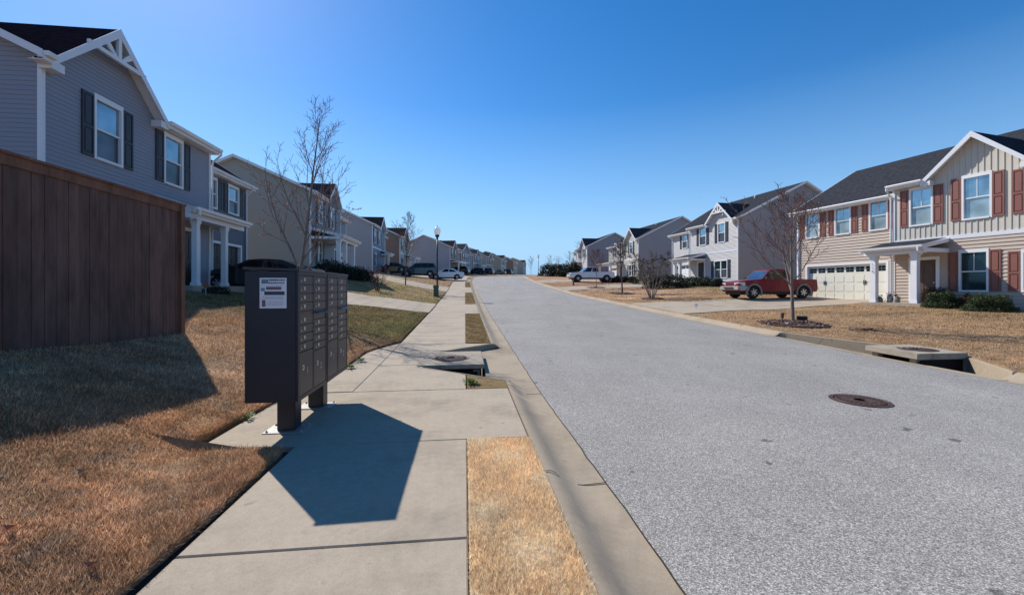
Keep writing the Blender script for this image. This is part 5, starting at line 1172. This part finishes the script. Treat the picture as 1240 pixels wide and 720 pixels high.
# weeds
for px, Y, n, lab in ((300, 4.45, 61, 'small green weed in the bare soil left of the mailboxes'), (571, 6.02, 260, 'bright green weed clump at the kerb beside the storm drain'), (425, 7.05, 150, 'green weeds along the grass edge right of the mailboxes'), (437, 7.6, 120, 'green weeds at the lawn corner by the widened walk')):
    x, y = place(px, Y); z = gz(x, y); v = []; rr = random.Random(n); q = MB()
    for i in range(n):
        a = rr.uniform(0, 6.3); rad = abs(rr.gauss(0, .05)); L = rr.uniform(.02, .05); b = Vector((math.cos(a)*rad, math.sin(a)*rad, rr.uniform(.01, .05))); t = Vector((math.cos(a+rr.uniform(-1, 1)), math.sin(a), rr.uniform(.1, .8))).normalized()*L; w = Vector((-t.y, t.x, 0)).normalized()*L*.35
        v += [b, b+t*.5+w, b+t, b+t*.5-w]
    o = fastmesh('weed', np.array([tuple(k) for k in v]), n, 4, ['weed_green']); o.location = (x, y, z); tag(o, lab, 'weed')
# fallen leaves on the left lawn
for i, (px, py, lab) in enumerate(((98, 571, 'curled pale dead leaf on the left lawn'), (110, 685, 'brown dead leaf low on the left lawn near the bottom'), (12, 640, 'dead leaf at the left edge of the lawn'))):
    Y = 2.9 if i == 0 else 2.2; x, y = place(px, Y)
    for _ in range(30): Y = (1.4-gz(x, y)-.05)*500/(py-350); x, y = place(px, Y)
    m = MB(); r = .035; m.add([(-r, 0, .02), (-.3*r, -.7*r, .0), (r*.8, -.4*r, .018), (r*1.2, .1*r, .035), (.3*r, .6*r, .01), (0, 0, -.004)], [(0, 1, 5), (1, 2, 5), (2, 3, 5), (3, 4, 5), (4, 0, 5)])
    o = m.build('dead_leaf', paint('leaf_pale', (.30, .24, .20), .8, .4, 60) if i == 0 else 'dead_leaf'); o.location = (x, y, gz(x, y)+.05); tag(o, lab, 'leaf')
x, y = place(1052, 12.2); n = 120; v = np.empty((n, 3, 3))
for i in range(n): c = np.array([rng.normal(0, .18), rng.normal(0, .10), abs(rng.normal(0, .02))+.03]); v[i] = [c+rng.normal(0, .035, 3)*(1, 1, .4) for _ in range(3)]
o = fastmesh('leaf_pile', v.reshape(-1, 3), n, 3, ['shrub_bronze']); o.location = (x, y, gz(x, y)); tag(o, 'dark patch of dead leaves in the middle of the right lawn', 'leaf pile', kind='stuff')
# ------------------------------------------------------------------ sky, sun, camera
SUN_AZ = math.atan2(-1.225, 1.24); SUN_EL = R(42)
sc = bpy.context.scene; w = bpy.data.worlds.new('World'); sc.world = w; w.use_nodes = True; nt = w.node_tree
sk = nt.nodes.new('ShaderNodeTexSky'); sk.sky_type = 'NISHITA'; sk.sun_disc = False; sk.sun_elevation = SUN_EL; sk.sun_rotation = SUN_AZ; sk.air_density = 1.0; sk.dust_density = .2; sk.ozone_density = 1.5; sk.altitude = 300
bg = nt.nodes['Background']; hs = nt.nodes.new('ShaderNodeHueSaturation'); hs.inputs['Saturation'].default_value = 1.42; hs.inputs['Hue'].default_value = .504; nt.links.new(sk.outputs[0], hs.inputs['Color'])
tcw = N(nt, 'ShaderNodeTexCoord'); spx = N(nt, 'ShaderNodeSeparateXYZ'); nt.links.new(tcw.outputs['Generated'], spx.inputs[0])
hz = ramp(nt, spx.outputs[2], [(0, 1), (.05, .95), (.13, .65), (.22, .35), (.4, 0)]); nt.links.new(mix(nt, hs.outputs[0], (2.3, 4.0, 6.1), hz), bg.inputs[0]); bg.inputs[1].default_value = .135
ld = bpy.data.lights.new('sun', 'SUN'); ld.energy = 5.0; ld.angle = R(.53); ld.color = (1, .955, .88); so = bpy.data.objects.new('sun', ld); C.objects.link(so)
sd = Vector((math.sin(SUN_AZ)*math.cos(SUN_EL), math.cos(SUN_AZ)*math.cos(SUN_EL), math.sin(SUN_EL))); so.rotation_euler = sd.to_track_quat('Z', 'Y').to_euler(); so.location = (0, 0, 30)
cd = bpy.data.cameras.new('camera'); cam = bpy.data.objects.new('camera', cd); C.objects.link(cam); cam.location = (0, 0, 1.4); cam.rotation_euler = (R(90), 0, 0)
cd.sensor_width = 36; cd.lens = 36*500/1240; cd.shift_y = -10/1240; cd.clip_start = .05; cd.clip_end = 6000; sc.camera = cam
sc.view_settings.view_transform = 'Standard'; sc.view_settings.look = 'None'; sc.view_settings.exposure = .2; sc.view_settings.gamma = 1
print('FAR', [(a, round(float(b), 1), round(float(c), 1), round(d, 2)) for a, b, c, d in FARINFO])
